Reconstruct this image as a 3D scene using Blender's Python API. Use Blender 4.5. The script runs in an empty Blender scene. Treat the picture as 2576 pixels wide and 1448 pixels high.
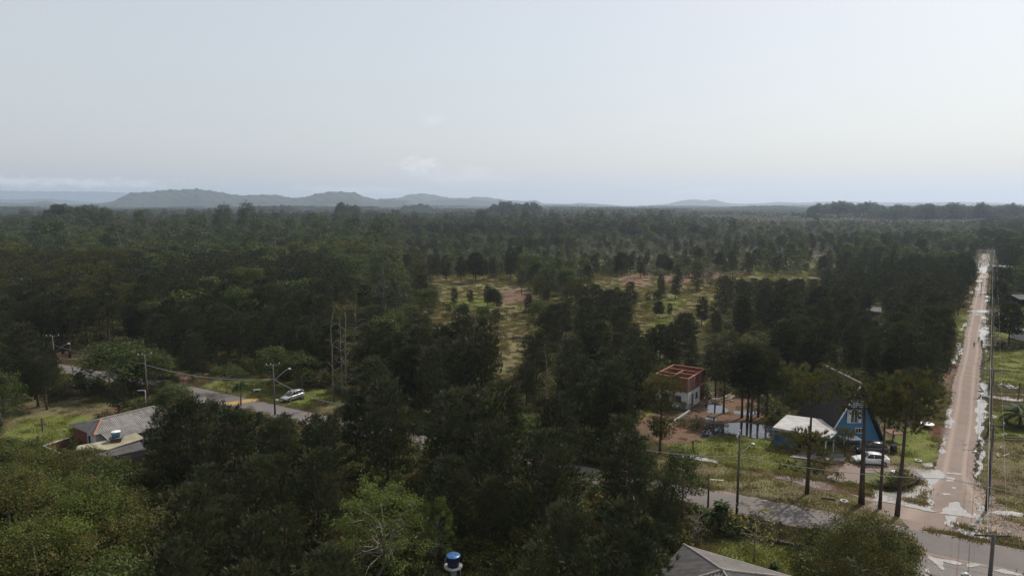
import bpy, math, random
import numpy as np
from mathutils import Vector, Matrix

C = bpy.context.scene.collection
SC = bpy.context.scene
PI = math.pi

# ------------------------------------------------------------ camera, sky, sun, exposure
CAM_H = 34.0
FPX = 1717.0            # focal length in units of a 2576 px wide picture
PITCH = math.atan((724 - 515) / FPX)
cd = bpy.data.cameras.new('camera'); cam = bpy.data.objects.new('camera', cd); C.objects.link(cam)
cam.location = (0, 0, CAM_H); cam.rotation_euler = (PI / 2 - PITCH, 0, 0)
cd.sensor_width = 36; cd.lens = FPX / 2576 * 36; cd.clip_start = 0.5; cd.clip_end = 90000
SC.camera = cam

SUN_EL, SUN_AZ = math.radians(47), math.radians(46)     # azimuth: clockwise from the view direction
w = bpy.data.worlds.new('World'); SC.world = w; w.use_nodes = True
nt = w.node_tree; nt.nodes.clear()
def wn(t, **k):
    n = nt.nodes.new(t)
    for a, b in k.items(): setattr(n, a, b)
    return n
def wl(a, b): nt.links.new(a, b)
def wm(op, a, b=None, c=None):
    n = wn('ShaderNodeMath', operation=op)
    for i, v in enumerate((a, b, c)):
        if v is None: continue
        if isinstance(v, (int, float)): n.inputs[i].default_value = v
        else: wl(v, n.inputs[i])
    return n.outputs[0]
def wmix(f, a, b, bt='MIX'):
    n = wn('ShaderNodeMix', data_type='RGBA', blend_type=bt)
    for s, v in ((n.inputs[0], f), (n.inputs[6], a), (n.inputs[7], b)):
        if isinstance(v, (int, float)): s.default_value = v
        elif isinstance(v, tuple): s.default_value = (*v, 1)
        else: wl(v, s)
    return n.outputs[2]
sky = wn('ShaderNodeTexSky', sky_type='NISHITA', sun_disc=False, sun_elevation=SUN_EL, sun_rotation=SUN_AZ,
         altitude=30, air_density=1.15, dust_density=2.6, ozone_density=1.5)
tc = wn('ShaderNodeTexCoord'); sp = wn('ShaderNodeSeparateXYZ'); wl(tc.outputs['Generated'], sp.inputs[0])
az = wm('ARCTAN2', sp.outputs[0], sp.outputs[1]); el = wm('ARCSINE', sp.outputs[2])
cv = wn('ShaderNodeCombineXYZ'); wl(az, cv.inputs[0]); wl(wm('MULTIPLY', el, 2.2), cv.inputs[1])
def wnoise(scale, det=6, rough=.55):
    n = wn('ShaderNodeTexNoise'); n.inputs['Scale'].default_value = scale; n.inputs['Detail'].default_value = det
    n.inputs['Roughness'].default_value = rough; wl(cv.outputs[0], n.inputs['Vector']); return n.outputs['Fac']
def skyblob(x, y, rx, ry, nz, thr, soft, amp):
    a0 = math.atan((x - 1288) / FPX / 0.993); e0 = (515 - y) / FPX * 0.97
    dx = wm('DIVIDE', wm('SUBTRACT', az, a0), rx / FPX); dy = wm('DIVIDE', wm('SUBTRACT', el, e0), ry / FPX)
    r = wm('SQRT', wm('ADD', wm('MULTIPLY', dx, dx), wm('MULTIPLY', dy, dy)))
    v = wm('ADD', wm('SUBTRACT', 1.0, r), wm('MULTIPLY', wm('SUBTRACT', nz, .5), amp))
    n = wn('ShaderNodeMapRange', interpolation_type='SMOOTHSTEP'); wl(v, n.inputs[0])
    n.inputs[1].default_value = thr; n.inputs[2].default_value = thr + soft
    return n.outputs[0]
n1 = wnoise(46, 7, .6); n2 = wnoise(22, 6, .6)
hazecol = (9.1, 9.1, 9.0)
col = wmix(0.52, sky.outputs[0], hazecol)                       # thin high haze over the clear sky
cl = wm('MULTIPLY', skyblob(1056, 418, 95, 34, n1, .22, .75, 2.0), .24)
cl2 = wm('MULTIPLY', skyblob(1190, 445, 190, 40, n2, .2, .8, 1.8), .14)
cl3 = wm('MULTIPLY', skyblob(120, 468, 420, 17, n1, .2, .7, 2.2), .42)
cl4 = wm('MULTIPLY', skyblob(900, 478, 260, 14, n1, .2, .7, 2.0), .22)
cl5 = wm('MULTIPLY', skyblob(1095, 305, 60, 26, n2, .25, .9, 1.6), .10)
cl6 = wm('MULTIPLY', skyblob(1760, 480, 150, 12, n1, .2, .9, 1.8), .16)
for k in (cl, cl2, cl3, cl4, cl5, cl6): col = wmix(k, col, (12.5, 12.6, 12.4))
shade = wm('MULTIPLY', skyblob(1030, 437, 60, 14, n1, .25, .7, 1.4), .32)
col = wmix(shade, col, (6.2, 6.6, 7.2))
bg = wn('ShaderNodeBackground'); bg.inputs[1].default_value = 0.113; wl(col, bg.inputs[0])
wo = wn('ShaderNodeOutputWorld'); wl(bg.outputs[0], wo.inputs[0])

sd = bpy.data.lights.new('sun', 'SUN'); sun = bpy.data.objects.new('sun', sd); C.objects.link(sun)
sd.energy = 4.5; sd.angle = math.radians(0.6); sd.color = (1.0, .93, .84)
SUNV = Vector((math.sin(SUN_AZ) * math.cos(SUN_EL), math.cos(SUN_AZ) * math.cos(SUN_EL), math.sin(SUN_EL)))
sun.rotation_euler = SUNV.to_track_quat('Z', 'Y').to_euler(); sun.location = (60, 60, 120)
SC.view_settings.view_transform = 'Standard'; SC.view_settings.look = 'None'
SC.view_settings.exposure = -0.15; SC.view_settings.gamma = 1
SC.render.engine = 'CYCLES'
cy = SC.cycles
cy.max_bounces = 5; cy.diffuse_bounces = 2; cy.glossy_bounces = 2; cy.transmission_bounces = 3
cy.volume_bounces = 1; cy.transparent_max_bounces = 8
cy.caustics_reflective = False; cy.caustics_refractive = False
cy.use_denoising = True; cy.denoiser = 'OPENIMAGEDENOISE'; cy.denoising_input_passes = 'RGB_ALBEDO_NORMAL'; cy.denoising_prefilter = 'ACCURATE'; cy.use_adaptive_sampling = False
cy.volume_max_steps = 32

# ------------------------------------------------------------ picture <-> ground
cP, sP = math.cos(PITCH), math.sin(PITCH)
def G(x, y, h=0.0):
    """ground (or height-h) point seen at photo position x, y (2576 x 1448)"""
    X = (x - 1288) / FPX; Y = (724 - y) / FPX
    d2 = Y * cP - sP; t = (h - CAM_H) / d2
    return (X * t, (Y * sP + cP) * t)
def proj(x, y, z):
    dz = z - CAM_H; zc = y * cP - dz * sP
    if zc < 1: zc = 1
    return (1288 + FPX * x / zc, 724 - FPX * (y * sP + dz * cP) / zc, zc)
def GP(pts, h=0.0): return [G(px, py, h) for px, py in pts]

# ------------------------------------------------------------ material helpers
MATS = {}
class NB:
    def __init__(s, name):
        s.m = bpy.data.materials.new(name); s.m.use_nodes = True; s.t = s.m.node_tree; s.t.nodes.clear()
        s.out = s.n('ShaderNodeOutputMaterial')
    def n(s, t, **k):
        n = s.t.nodes.new(t)
        for a, b in k.items(): setattr(n, a, b)
        return n
    def put(s, sock, v):
        if isinstance(v, (int, float)): sock.default_value = v
        elif isinstance(v, tuple): sock.default_value = (*v, 1) if len(v) == 3 and sock.type == 'RGBA' else v
        else: s.t.links.new(v, sock)
    def math(s, op, a, b=0.0, clamp=False):
        n = s.n('ShaderNodeMath', operation=op, use_clamp=clamp); s.put(n.inputs[0], a); s.put(n.inputs[1], b); return n.outputs[0]
    def mix(s, f, a, b, bt='MIX'):
        n = s.n('ShaderNodeMix', data_type='RGBA', blend_type=bt)
        s.put(n.inputs[0], f); s.put(n.inputs[6], a); s.put(n.inputs[7], b); return n.outputs[2]
    def noise(s, scale, det=4, rough=.55, co='Object', stretch=None, dist=0.0):
        t = s.n('ShaderNodeTexCoord') if co != 'World' else s.n('ShaderNodeNewGeometry')
        v = t.outputs[co] if co != 'World' else t.outputs['Position']
        if stretch:
            mp = s.n('ShaderNodeMapping'); mp.inputs['Scale'].default_value = stretch[:3]
            if len(stretch) > 3: mp.inputs['Rotation'].default_value = (0, 0, stretch[3])
            s.t.links.new(v, mp.inputs[0]); v = mp.outputs[0]
        n = s.n('ShaderNodeTexNoise'); s.t.links.new(v, n.inputs['Vector'])
        n.inputs['Scale'].default_value = scale; n.inputs['Detail'].default_value = det
        n.inputs['Roughness'].default_value = rough; n.inputs['Distortion'].default_value = dist
        return n.outputs['Fac']
    def ramp(s, v, lo, hi):
        n = s.n('ShaderNodeMapRange'); s.put(n.inputs[0], v); n.inputs[1].default_value = lo; n.inputs[2].default_value = hi
        return n.outputs[0]
    def bump(s, h, dist, strength=1.0):
        n = s.n('ShaderNodeBump'); s.put(n.inputs['Height'], h); n.inputs['Distance'].default_value = dist
        n.inputs['Strength'].default_value = strength; return n.outputs[0]
    def pbr(s, col, rough=.8, spec=.3, metal=0.0, normal=None, ior=None):
        n = s.n('ShaderNodeBsdfPrincipled'); s.put(n.inputs['Base Color'], col); s.put(n.inputs['Roughness'], rough)
        s.put(n.inputs['Specular IOR Level'], spec); s.put(n.inputs['Metallic'], metal)
        if ior: n.inputs['IOR'].default_value = ior
        if normal is not None: s.t.links.new(normal, n.inputs['Normal'])
        s.t.links.new(n.outputs[0], s.out.inputs[0]); return n
def simple(name, a, b=None, rough=.8, scale=4.0, spec=.3, metal=0.0, bump=0.0, stretch=None, contrast=(.35, .65), dirt=None):
    if name in MATS: return MATS[name]
    k = NB(name); b = b or tuple(c * .8 for c in a)
    f = k.ramp(k.noise(scale, 5, .6, stretch=stretch), *contrast)
    c = k.mix(f, a, b)
    if dirt: c = k.mix(k.math('MULTIPLY', k.ramp(k.noise(scale * .3, 5, .65), .45, .7), dirt[1]), c, dirt[0])
    nrm = k.bump(k.noise(scale * 3, 4, .6, stretch=stretch), bump) if bump else None
    k.pbr(c, rough, spec, metal, nrm); MATS[name] = k.m; return k.m
def leafmat(name, a, b, c=None, trans=.35, rough=.55, spec=.25, rnd=.5):
    """foliage: leaf colour varies from leaf clump to leaf clump (attribute) and from tree to tree"""
    k = NB(name)
    at = k.n('ShaderNodeAttribute', attribute_name='tint'); oi = k.n('ShaderNodeObjectInfo')
    f = k.math('ADD', k.math('MULTIPLY', at.outputs['Fac'], 1 - rnd), k.math('MULTIPLY', oi.outputs['Random'], rnd), True)
    col = k.mix(f, a, b)
    if c: col = k.mix(k.ramp(k.math('FRACT', k.math('MULTIPLY', k.math('ADD', oi.outputs['Random'], k.math('MULTIPLY', at.outputs['Fac'], .13)), 7.3)), .72, 1.0), col, c)
    d = k.n('ShaderNodeBsdfPrincipled'); k.put(d.inputs['Base Color'], col); d.inputs['Roughness'].default_value = rough
    d.inputs['Specular IOR Level'].default_value = spec
    t = k.n('ShaderNodeBsdfTranslucent'); k.put(t.inputs[0], k.mix(.35, col, (a[0] * 2.2, a[1] * 2.0, a[2] * .8)))
    m = k.n('ShaderNodeMixShader'); m.inputs[0].default_value = trans
    k.t.links.new(d.outputs[0], m.inputs[1]); k.t.links.new(t.outputs[0], m.inputs[2]); k.t.links.new(m.outputs[0], k.out.inputs[0])
    MATS[name] = k.m; return k.m

M_PINE = leafmat('pine_needles', (.016, .024, .010), (.080, .092, .038), (.105, .080, .034), .26, .5, .25, .33)
M_PINEY = leafmat('pine_needles_yellowish', (.038, .048, .014), (.118, .120, .036), (.17, .11, .035), .35, .6, .2)
M_BROAD = leafmat('broad_leaves', (.026, .042, .013), (.088, .115, .026), (.12, .105, .035), .38, .6, .18, .3)
M_LIME = leafmat('lime_leaves', (.065, .095, .022), (.135, .165, .040), None, .45, .6, .2, .3)
M_OLIVE = leafmat('olive_leaves', (.034, .046, .012), (.125, .125, .028), (.17, .11, .03), .38, .6, .18, .2)
M_EUC = leafmat('eucalyptus_leaves', (.035, .052, .026), (.095, .110, .050), None, .3, .6, .2)
M_SCRUB = leafmat('scrub_leaves', (.060, .065, .040), (.13, .13, .075), (.10, .13, .03), .3)
M_PALM = leafmat('palm_fronds', (.035, .060, .018), (.07, .10, .028), None, .3, .65, .15)
M_GRASS = leafmat('grass_blades', (.095, .115, .025), (.165, .17, .05), (.17, .135, .06), .45, .7, .1)
M_DRYGR = leafmat('dry_grass_blades', (.12, .105, .048), (.20, .17, .09), (.085, .10, .032), .45, .7, .1)
M_YELLOWL = leafmat('yellowing_leaves', (.16, .16, .04), (.30, .24, .07), None, .45, .5, .3)
M_BARK = simple('pine_bark', (.055, .040, .030), (.11, .08, .06), .95, 6, .1, stretch=(1, 1, .25))
M_NEARL = leafmat('sunlit_toned_broad_leaves', (.026, .046, .010), (.135, .165, .030), (.19, .12, .045), .4, .6, .18, .2)  # broad leaves with the brightness of sunlit crown tops put into the colour
M_BARKG = simple('grey_bark', (.12, .105, .085), (.24, .22, .19), .9, 5, .15, stretch=(1, 1, .2))
M_DEADW = simple('dead_wood', (.10, .085, .07), (.24, .22, .19), .9, 7, .15, stretch=(1, 1, .2))

# ------------------------------------------------------------ mesh helpers
def np_mesh(name, V, F, mats, fm=None, tint=None, smooth=False):
    """V (n,3); F list of arrays of same-length faces"""
    me = bpy.data.meshes.new(name)
    V = np.asarray(V, np.float32); me.vertices.add(len(V)); me.vertices.foreach_set('co', V.ravel())
    tot = [np.full(len(f), f.shape[1], np.int32) for f in F if len(f)]
    idx = np.concatenate([np.asarray(f, np.int32).ravel() for f in F if len(f)])
    tot = np.concatenate(tot); st = np.concatenate([[0], np.cumsum(tot)[:-1]]).astype(np.int32)
    me.loops.add(len(idx)); me.loops.foreach_set('vertex_index', idx)
    me.polygons.add(len(tot)); me.polygons.foreach_set('loop_start', st); me.polygons.foreach_set('loop_total', tot)
    for m in mats: me.materials.append(m)
    if fm is not None: me.polygons.foreach_set('material_index', np.asarray(fm, np.int32))
    if smooth: me.polygons.foreach_set('use_smooth', np.ones(len(tot), bool))
    me.update(calc_edges=True)
    if tint is not None:
        a = me.attributes.new('tint', 'FLOAT', 'POINT'); a.data.foreach_set('value', np.asarray(tint, np.float32))
    return me
class MB:
    """collects boxes, bars, tubes, prisms and lathes into one mesh"""
    def __init__(s): s.v = []; s.f = []; s.mi = []; s.cur = 0; s.T = None; s.cutoff = []
    def add(s, vs, fs):
        o = len(s.v)
        s.v += [tuple(s.T @ Vector(v)) if s.T else tuple(v) for v in vs]
        s.f += [tuple(i + o for i in f) for f in fs]; s.mi += [s.cur] * len(fs)
    def box(s, c, d, rz=0.0, taper=1.0):
        x, y, z = d[0] / 2, d[1] / 2, d[2] / 2; vs = []
        for kz in (-1, 1):
            q = taper if kz > 0 else 1
            for sx, sy in ((-1, -1), (1, -1), (1, 1), (-1, 1)):
                a, b = sx * x * q, sy * y * q
                vs.append((c[0] + a * math.cos(rz) - b * math.sin(rz), c[1] + a * math.sin(rz) + b * math.cos(rz), c[2] + kz * z))
        s.add(vs, [(3, 2, 1, 0), (4, 5, 6, 7), (0, 1, 5, 4), (1, 2, 6, 5), (2, 3, 7, 6), (3, 0, 4, 7)]); return s
    def tube(s, pts, r, n=6, caps=True):
        pts = [Vector(p) for p in pts]; rs = r if isinstance(r, (list, tuple)) else [r] * len(pts)
        vs = []; fs = []; up = Vector((0, 0, 1)); ref = None
        for i, p in enumerate(pts):
            t = (pts[min(i + 1, len(pts) - 1)] - pts[max(i - 1, 0)])
            if t.length < 1e-6: t = up.copy()
            t.normalize()
            a = ref if ref is not None else (up.cross(t) if abs(t.z) < .95 else Vector((1, 0, 0)))
            a = (a - t * a.dot(t)); a = a.normalized() if a.length > 1e-5 else t.orthogonal().normalized(); ref = a
            b = t.cross(a)
            for k in range(n):
                q = 2 * PI * k / n; vs.append(p + (a * math.cos(q) + b * math.sin(q)) * rs[i])
        for i in range(len(pts) - 1):
            for k in range(n):
                fs.append((i * n + k, i * n + (k + 1) % n, (i + 1) * n + (k + 1) % n, (i + 1) * n + k))
        if caps: fs.append(tuple(range(n - 1, -1, -1))); fs.append(tuple(range((len(pts) - 1) * n, len(pts) * n)))
        s.add(vs, fs); return s
    def lathe(s, prof, c=(0, 0, 0), n=16):
        """prof: (r, z) from bottom to top"""
        vs = []; fs = []
        for r, z in prof:
            for k in range(n):
                q = 2 * PI * k / n; vs.append((c[0] + r * math.cos(q), c[1] + r * math.sin(q), c[2] + z))
        for i in range(len(prof) - 1):
            for k in range(n): fs.append((i * n + k, i * n + (k + 1) % n, (i + 1) * n + (k + 1) % n, (i + 1) * n + k))
        fs.append(tuple(range(n - 1, -1, -1))); fs.append(tuple(range((len(prof) - 1) * n, len(prof) * n)))
        s.add(vs, fs); return s
    def prism(s, poly, z0, z1):
        n = len(poly); vs = [(x, y, z0) for x, y in poly] + [(x, y, z1) for x, y in poly]
        s.add(vs, [tuple(range(n - 1, -1, -1)), tuple(range(n, 2 * n))] + [(i, (i + 1) % n, n + (i + 1) % n, n + i) for i in range(n)]); return s
    def slab(s, quad, th):
        """a plate: polygon of 3-D points, thickened downwards by th"""
        n = len(quad); vs = list(quad) + [(q[0], q[1], q[2] - th) for q in quad]
        s.add(vs, [tuple(range(n)), tuple(range(2 * n - 1, n - 1, -1))] + [(i, n + i, n + (i + 1) % n, (i + 1) % n) for i in range(n)]); return s
    def mesh(s, name, mats, smooth=False):
        me = bpy.data.meshes.new(name); me.from_pydata(s.v, [], s.f)
        for m in (mats if isinstance(mats, (list, tuple)) else [mats]): me.materials.append(m)
        me.polygons.foreach_set('material_index', s.mi)
        if smooth: me.polygons.foreach_set('use_smooth', [True] * len(s.f))
        me.update(); return me
    def build(s, name, mats, parent=None, smooth=False, **tags):
        o = bpy.data.objects.new(name, s.mesh(name, mats, smooth)); C.objects.link(o)
        if parent is not None: o.parent = parent
        for k, v in tags.items(): o[k] = v
        return o
def tag(o, label, cat, group=None):
    o['label'] = label; o['category'] = cat
    if group: o['group'] = group
    return o
def thing(name, label, cat, loc, rz=0.0, group=None, scale=1.0):
    o = bpy.data.objects.new(name, None); C.objects.link(o); o.empty_display_size = .3
    o.location = loc if len(loc) == 3 else (*loc, 0.0); o.rotation_euler = (0, 0, rz); o.scale = (scale,) * 3
    return tag(o, label, cat, group)
def put(name, me, parent=None):
    o = bpy.data.objects.new(name, me); C.objects.link(o)
    if parent is not None: o.parent = parent
    return o
def clone(root, loc, rz, label, scale=None):
    r = root.copy(); C.objects.link(r); r.location = loc if len(loc) == 3 else (*loc, 0.0); r.rotation_euler = (0, 0, rz); r['label'] = label
    if scale: r.scale = (scale,) * 3
    for ch in list(root.children):
        c = ch.copy(); C.objects.link(c); c.parent = r
        for g in list(ch.children):
            d = g.copy(); C.objects.link(d); d.parent = c
    return r

# ------------------------------------------------------------ vegetation prototypes (numpy)
def unit(a): return a / (np.linalg.norm(a, axis=-1, keepdims=True) + 1e-9)
def needles(rng, cen, axis, K, L, W, spread=.75):
    """tufts of long needles: thin triangles radiating from each tuft centre"""
    n = len(cen); c = np.repeat(cen, K, 0); a = np.repeat(axis, K, 0)
    d = unit(a + rng.normal(0, spread * .6, (n * K, 3)))
    ln = (L * rng.uniform(.6, 1.15, (n * K, 1))); p = unit(np.cross(d, rng.normal(0, 1, (n * K, 3))))
    b = c + d * ln * .05 + rng.normal(0, .07 * L, (n * K, 3))
    V = np.stack([b - p * W, b + p * W, b + d * ln], 1).reshape(-1, 3)
    t = np.repeat(rng.uniform(0, 1, n), K * 3)
    return V, np.arange(len(V)).reshape(-1, 3), t
def leaves(rng, cen, nrm, size, tintv):
    n = len(cen); nn = unit(nrm); a = unit(np.cross(nn, rng.normal(0, 1, (n, 3)))); b = np.cross(nn, a)
    s = size * rng.uniform(.6, 1.3, (n, 1))
    V = np.stack([cen - a * s * .6, cen + b * s * .32, cen + a * s * .6, cen - b * s * .32], 1).reshape(-1, 3)
    return V, np.arange(len(V)).reshape(-1, 4), np.repeat(tintv, 4)
def pine(seed, H=14, base=.3, R=2.8, whorl=1.5, K=13, L=.52, W=.031, per=9, lod=False, irregular=0.0, bare=0.0, mat=None, top=1.0, tiers=None, clump=.42):
    """trunk, upswept limbs, and brush-like needle tufts gathered in clumps along the outer limbs"""
    rng = np.random.default_rng(seed); rnd = random.Random(seed)
    tb = MB(); lean = rng.normal(0, .012 * H, 2)
    ax = lambda t: Vector((lean[0] * t * t, lean[1] * t * t, H * t * .97))
    rr = .012 * H + .05
    tb.tube([ax(t) for t in (0, .15, .35, .55, .75, .9, 1)], [rr * 1.25, rr, rr * .85, rr * .65, rr * .42, rr * .25, .02], 7)
    cen = []; axs = []; tin = []
    def puff(q, d, n, size):
        tv = rnd.uniform(0, 1)
        for k in range(n):
            off = Vector((rnd.gauss(0, size), rnd.gauss(0, size), rnd.gauss(0, size * .45)))
            cen.append(tuple(q + off)); v = Vector((d.x * .35, d.y * .35, 1.0)) + off * .9 / size * .35; axs.append(tuple(v.normalized())); tin.append(min(1, max(0, tv + rnd.gauss(0, .15))))
    nw = max(4, int(H * (1 - base) * whorl))
    for i in range(nw + 1):
        t = base + (1 - base) * (i / (nw + 1)) ** .95
        u = (t - base) / (1 - base)
        if tiers:
            prof = max(math.exp(-((t - a) / b) ** 2) * c for a, b, c in tiers)
            if prof < .22: continue
            prof *= (1 if u < .8 else 1.25 - 1.0 * (u - .5) * .5)
        else: prof = (math.sin((u * .80 + .20) * PI) ** .7) * top * (1.12 - .52 * u)
        nb = rnd.randint(4, 5) if u < .85 else 4
        a0 = rnd.random() * 6.28
        for b in range(nb):
            if irregular and rnd.random() < irregular * .35: continue
            az_ = a0 + b * 6.283 / nb + rnd.uniform(-.35, .35)
            Lb = R * prof * rnd.uniform(.68, 1.08) * (1 + irregular * rnd.uniform(-.45, .45)) + .3
            up = .10 + .75 * u + rnd.uniform(-.12, .18)
            o = ax(t); d = Vector((math.cos(az_), math.sin(az_), 0)); sd_ = Vector((-d.y, d.x, 0))
            pts = [o, o + d * Lb * .5 + Vector((0, 0, Lb * .5 * up * .6)), o + d * Lb * .97 + Vector((0, 0, Lb * up))]
            tb.tube(pts, [.022 + .012 * Lb, .015 + .006 * Lb, .01], 3, False)
            n0 = max(3, int(per * rnd.uniform(.8, 1.2)))
            puff(pts[2], d, n0, clump)
            if Lb > 1.1:
                s_ = rnd.choice([-1, 1]); q = pts[1].lerp(pts[2], rnd.uniform(.2, .7)) + sd_ * s_ * Lb * rnd.uniform(.18, .34); puff(q, d, int(n0 * .8), clump * .85)
            if Lb > 1.9: q = pts[1].lerp(pts[2], rnd.uniform(.1, .6)) - sd_ * s_ * Lb * rnd.uniform(.15, .32); puff(q, d, int(n0 * .8), clump * .85)
            if Lb > 2.6: puff(o.lerp(pts[1], rnd.uniform(.7, 1)), d, int(n0 * .6), clump * .8)
    for k in range(int(bare)):
        t = rnd.uniform(.25, base); az_ = rnd.random() * 6.28; Lb = rnd.uniform(.8, 2.2); o = ax(t)
        d = Vector((math.cos(az_), math.sin(az_), 0))
        tb.tube([o, o + d * Lb * .5 + Vector((0, 0, .15 * Lb)), o + d * Lb + Vector((0, 0, rnd.uniform(-.2, .5) * Lb))], [.045, .03, .012], 3, False)
    puff(ax(.985), Vector((0, 0, 0)), per + 3, .28)
    V, F, T = needles(rng, np.array(cen), np.array(axs), K, L, W, .52)
    return dict(trunk=(tb.v, tb.f), leaf=(V, F, np.repeat(np.array(tin), K * 3)), tm=M_BARK, lm=mat or M_PINE, H=H)
def limbs_and_clumps(rnd, H, R, nlimb, ncl, crown0, crown_top=1.0, spread=1.0, droop=0.0, fork=.3):
    tb = MB(); rr = .016 * H + .05
    wob = [Vector((rnd.gauss(0, .02 * H), rnd.gauss(0, .02 * H), 0)) for _ in range(4)]
    P = [Vector((0, 0, 0)), Vector((0, 0, H * fork * .6)) + wob[0] * .5, Vector((0, 0, H * fork)) + wob[1], Vector((0, 0, H * .6)) + wob[2], Vector((0, 0, H * .85)) + wob[3]]
    tb.tube(P, [rr * 1.2, rr, rr * .85, rr * .5, rr * .15], 6)
    cl = []
    for i in range(ncl):
        az_ = i * 2.39996 + rnd.uniform(-.4, .4); u = (i + .5) / ncl
        zz = crown0 + (crown_top - crown0) * u ** .8
        ww = math.sin(min(1, .22 + .78 * (1 - (zz - crown0) / (crown_top - crown0)) ** .75) * PI / 2)
        rad = R * ww * rnd.choice([rnd.uniform(.55, 1.0), rnd.uniform(.8, 1.05)]) * spread
        c = Vector((math.cos(az_) * rad, math.sin(az_) * rad, H * zz + rnd.uniform(-.04, .04) * H)); cl.append(c)
    for c in cl[:nlimb * 3]:
        o = P[2].lerp(P[3], rnd.uniform(0, .8)) if c.z < H * .7 else P[3]
        mid = o.lerp(c, .5) + Vector((rnd.gauss(0, .05 * R), rnd.gauss(0, .05 * R), .05 * H - droop))
        tb.tube([o, mid, c], [rr * .42, rr * .25, .015], 4, False)
    return tb, cl
def leafy(seed, H, R, ncl=34, per=110, cr=1.1, size=.2, crown0=.3, mat=None, nlimb=5, fork=.25, flat=.72, bark=None, hollow=.55, topb=1.0, tips=0, drop=0.0):
    rng = np.random.default_rng(seed); rnd = random.Random(seed)
    tb, cl = limbs_and_clumps(rnd, H, R, nlimb, ncl, crown0, topb, fork=fork, droop=drop)
    Cc = []; N = []; T = []
    for c in cl:
        r = cr * rnd.uniform(.65, 1.3); m = int(per * (r / cr) ** 2)
        d = unit(rng.normal(0, 1, (m, 3))); d[:, 2] = np.abs(d[:, 2]) * rng.choice([1, 1, 1, -.6], m)
        rad = r * rng.uniform(hollow, 1.12, (m, 1)) * (1 + .25 * rng.normal(0, .5, (m, 1)))
        p = np.array(c) + d * rad * np.array([1, 1, flat]); Cc.append(p)
        N.append(d * .8 + np.array([0, 0, .5]) + rng.normal(0, .6, (m, 3))); T.append(np.clip(rnd.uniform(.1, .9) + rng.normal(0, .16, m), 0, 1))
    for k in range(tips):                                          # loose sprays that break the outline
        c = cl[rnd.randrange(len(cl))]; d = unit(rng.normal(0, 1, 3)); d[2] = abs(d[2]); m = 26
        q = np.array(c) + d * cr * 1.25 + rng.normal(0, .22 * cr, (m, 3)); Cc.append(q); N.append(rng.normal(0, 1, (m, 3)) + np.array([0, 0, .5])); T.append(np.full(m, rnd.uniform(.2, 1)))
    V, F, T = leaves(rng, np.concatenate(Cc), np.concatenate(N), size, np.concatenate(T))
    return dict(trunk=(tb.v, tb.f), leaf=(V, F, T), tm=bark or M_BARKG, lm=mat or M_BROAD, H=H)
def palm(seed, H=5, fr=22, Lf=2.4, W=.05, mat=None, trunk=.14):
    rng = np.random.default_rng(seed); rnd = random.Random(seed); tb = MB()
    tb.tube([(0, 0, 0), (.05 * H, 0, H * .5), (.06 * H, .02 * H, H)], [trunk * 1.2, trunk, trunk * .8], 7)
    V = []; F = []; T = []
    for i in range(fr):
        a = i * 2.4 + rnd.uniform(-.2, .2); e = rnd.uniform(-.35, 1.25); L = Lf * rnd.uniform(.8, 1.1)
        d = Vector((math.cos(a), math.sin(a), 0)); s = Vector((-d.y, d.x, 0)); o = Vector((.06 * H, .02 * H, H)); p = o.copy(); seg = 9; tt = rnd.random()
        for k in range(seg):
            ang = e - 1.9 * (k / seg) ** 1.4; p2 = p + (d * math.cos(ang) + Vector((0, 0, math.sin(ang)))) * L / seg
            for sg in (-1, 1):
                for j in range(3):
                    q = p.lerp(p2, j / 3); ln = L * .26 * math.sin(PI * min(1, (k + j / 3 + .6) / (seg + .3)))
                    tip = q + s * sg * ln + d * ln * .35 + Vector((0, 0, -.35 * ln)); b = len(V)
                    V += [tuple(q - d * W), tuple(q + d * W), tuple(tip)]; F.append((b, b + 1, b + 2)); T += [tt] * 3
            p = p2
    return dict(trunk=(tb.v, tb.f), leaf=(np.array(V), np.array(F), np.array(T)), tm=M_BARKG, lm=mat or M_PALM, H=H)
def bare(seed, H=14, r=.13, nb=7, curve=1.0, leafm=None, nleaf=0, mat=None):
    rng = np.random.default_rng(seed); rnd = random.Random(seed); tb = MB()
    a = [Vector((rnd.gauss(0, .012 * H) * t, rnd.gauss(0, .012 * H) * t, H * t)) for t in (0, .2, .4, .6, .8, 1)]
    tb.tube(a, [r * 1.15, r, r * .9, r * .75, r * .55, r * .2], 6); ends = []
    for k in range(nb):
        t = rnd.uniform(.35, .98); i = min(4, int(t * 5)); o = a[i].lerp(a[i + 1], t * 5 - i); az_ = rnd.random() * 6.28
        L = rnd.uniform(.08, .17) * H * curve; d = Vector((math.cos(az_), math.sin(az_), 0))
        p = [o, o + d * L * .35 + Vector((0, 0, L * .25)), o + d * L * .75 + Vector((0, 0, L * .3)), o + d * L * 1.05 + Vector((0, 0, L * .1))]
        tb.tube(p, [r * .35, r * .28, r * .18, r * .06], 4, False); ends += [p[2], p[3]]
        for j in range(2):
            q = p[1].lerp(p[3], rnd.random()); e = q + Vector((rnd.gauss(0, .3), rnd.gauss(0, .3), rnd.uniform(.1, .5))) * L * .5
            tb.tube([q, e], [r * .14, .008], 3, False); ends.append(e)
    d = dict(trunk=(tb.v, tb.f), leaf=None, tm=mat or M_DEADW, lm=leafm, H=H)
    if nleaf:
        e = np.array([tuple(x) for x in ends]); c = e[rng.integers(0, len(e), nleaf)] + rng.normal(0, .22, (nleaf, 3))
        d['leaf'] = leaves(rng, c, rng.normal(0, 1, (nleaf, 3)), .24, rng.uniform(0, 1, nleaf))
    return d
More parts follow.
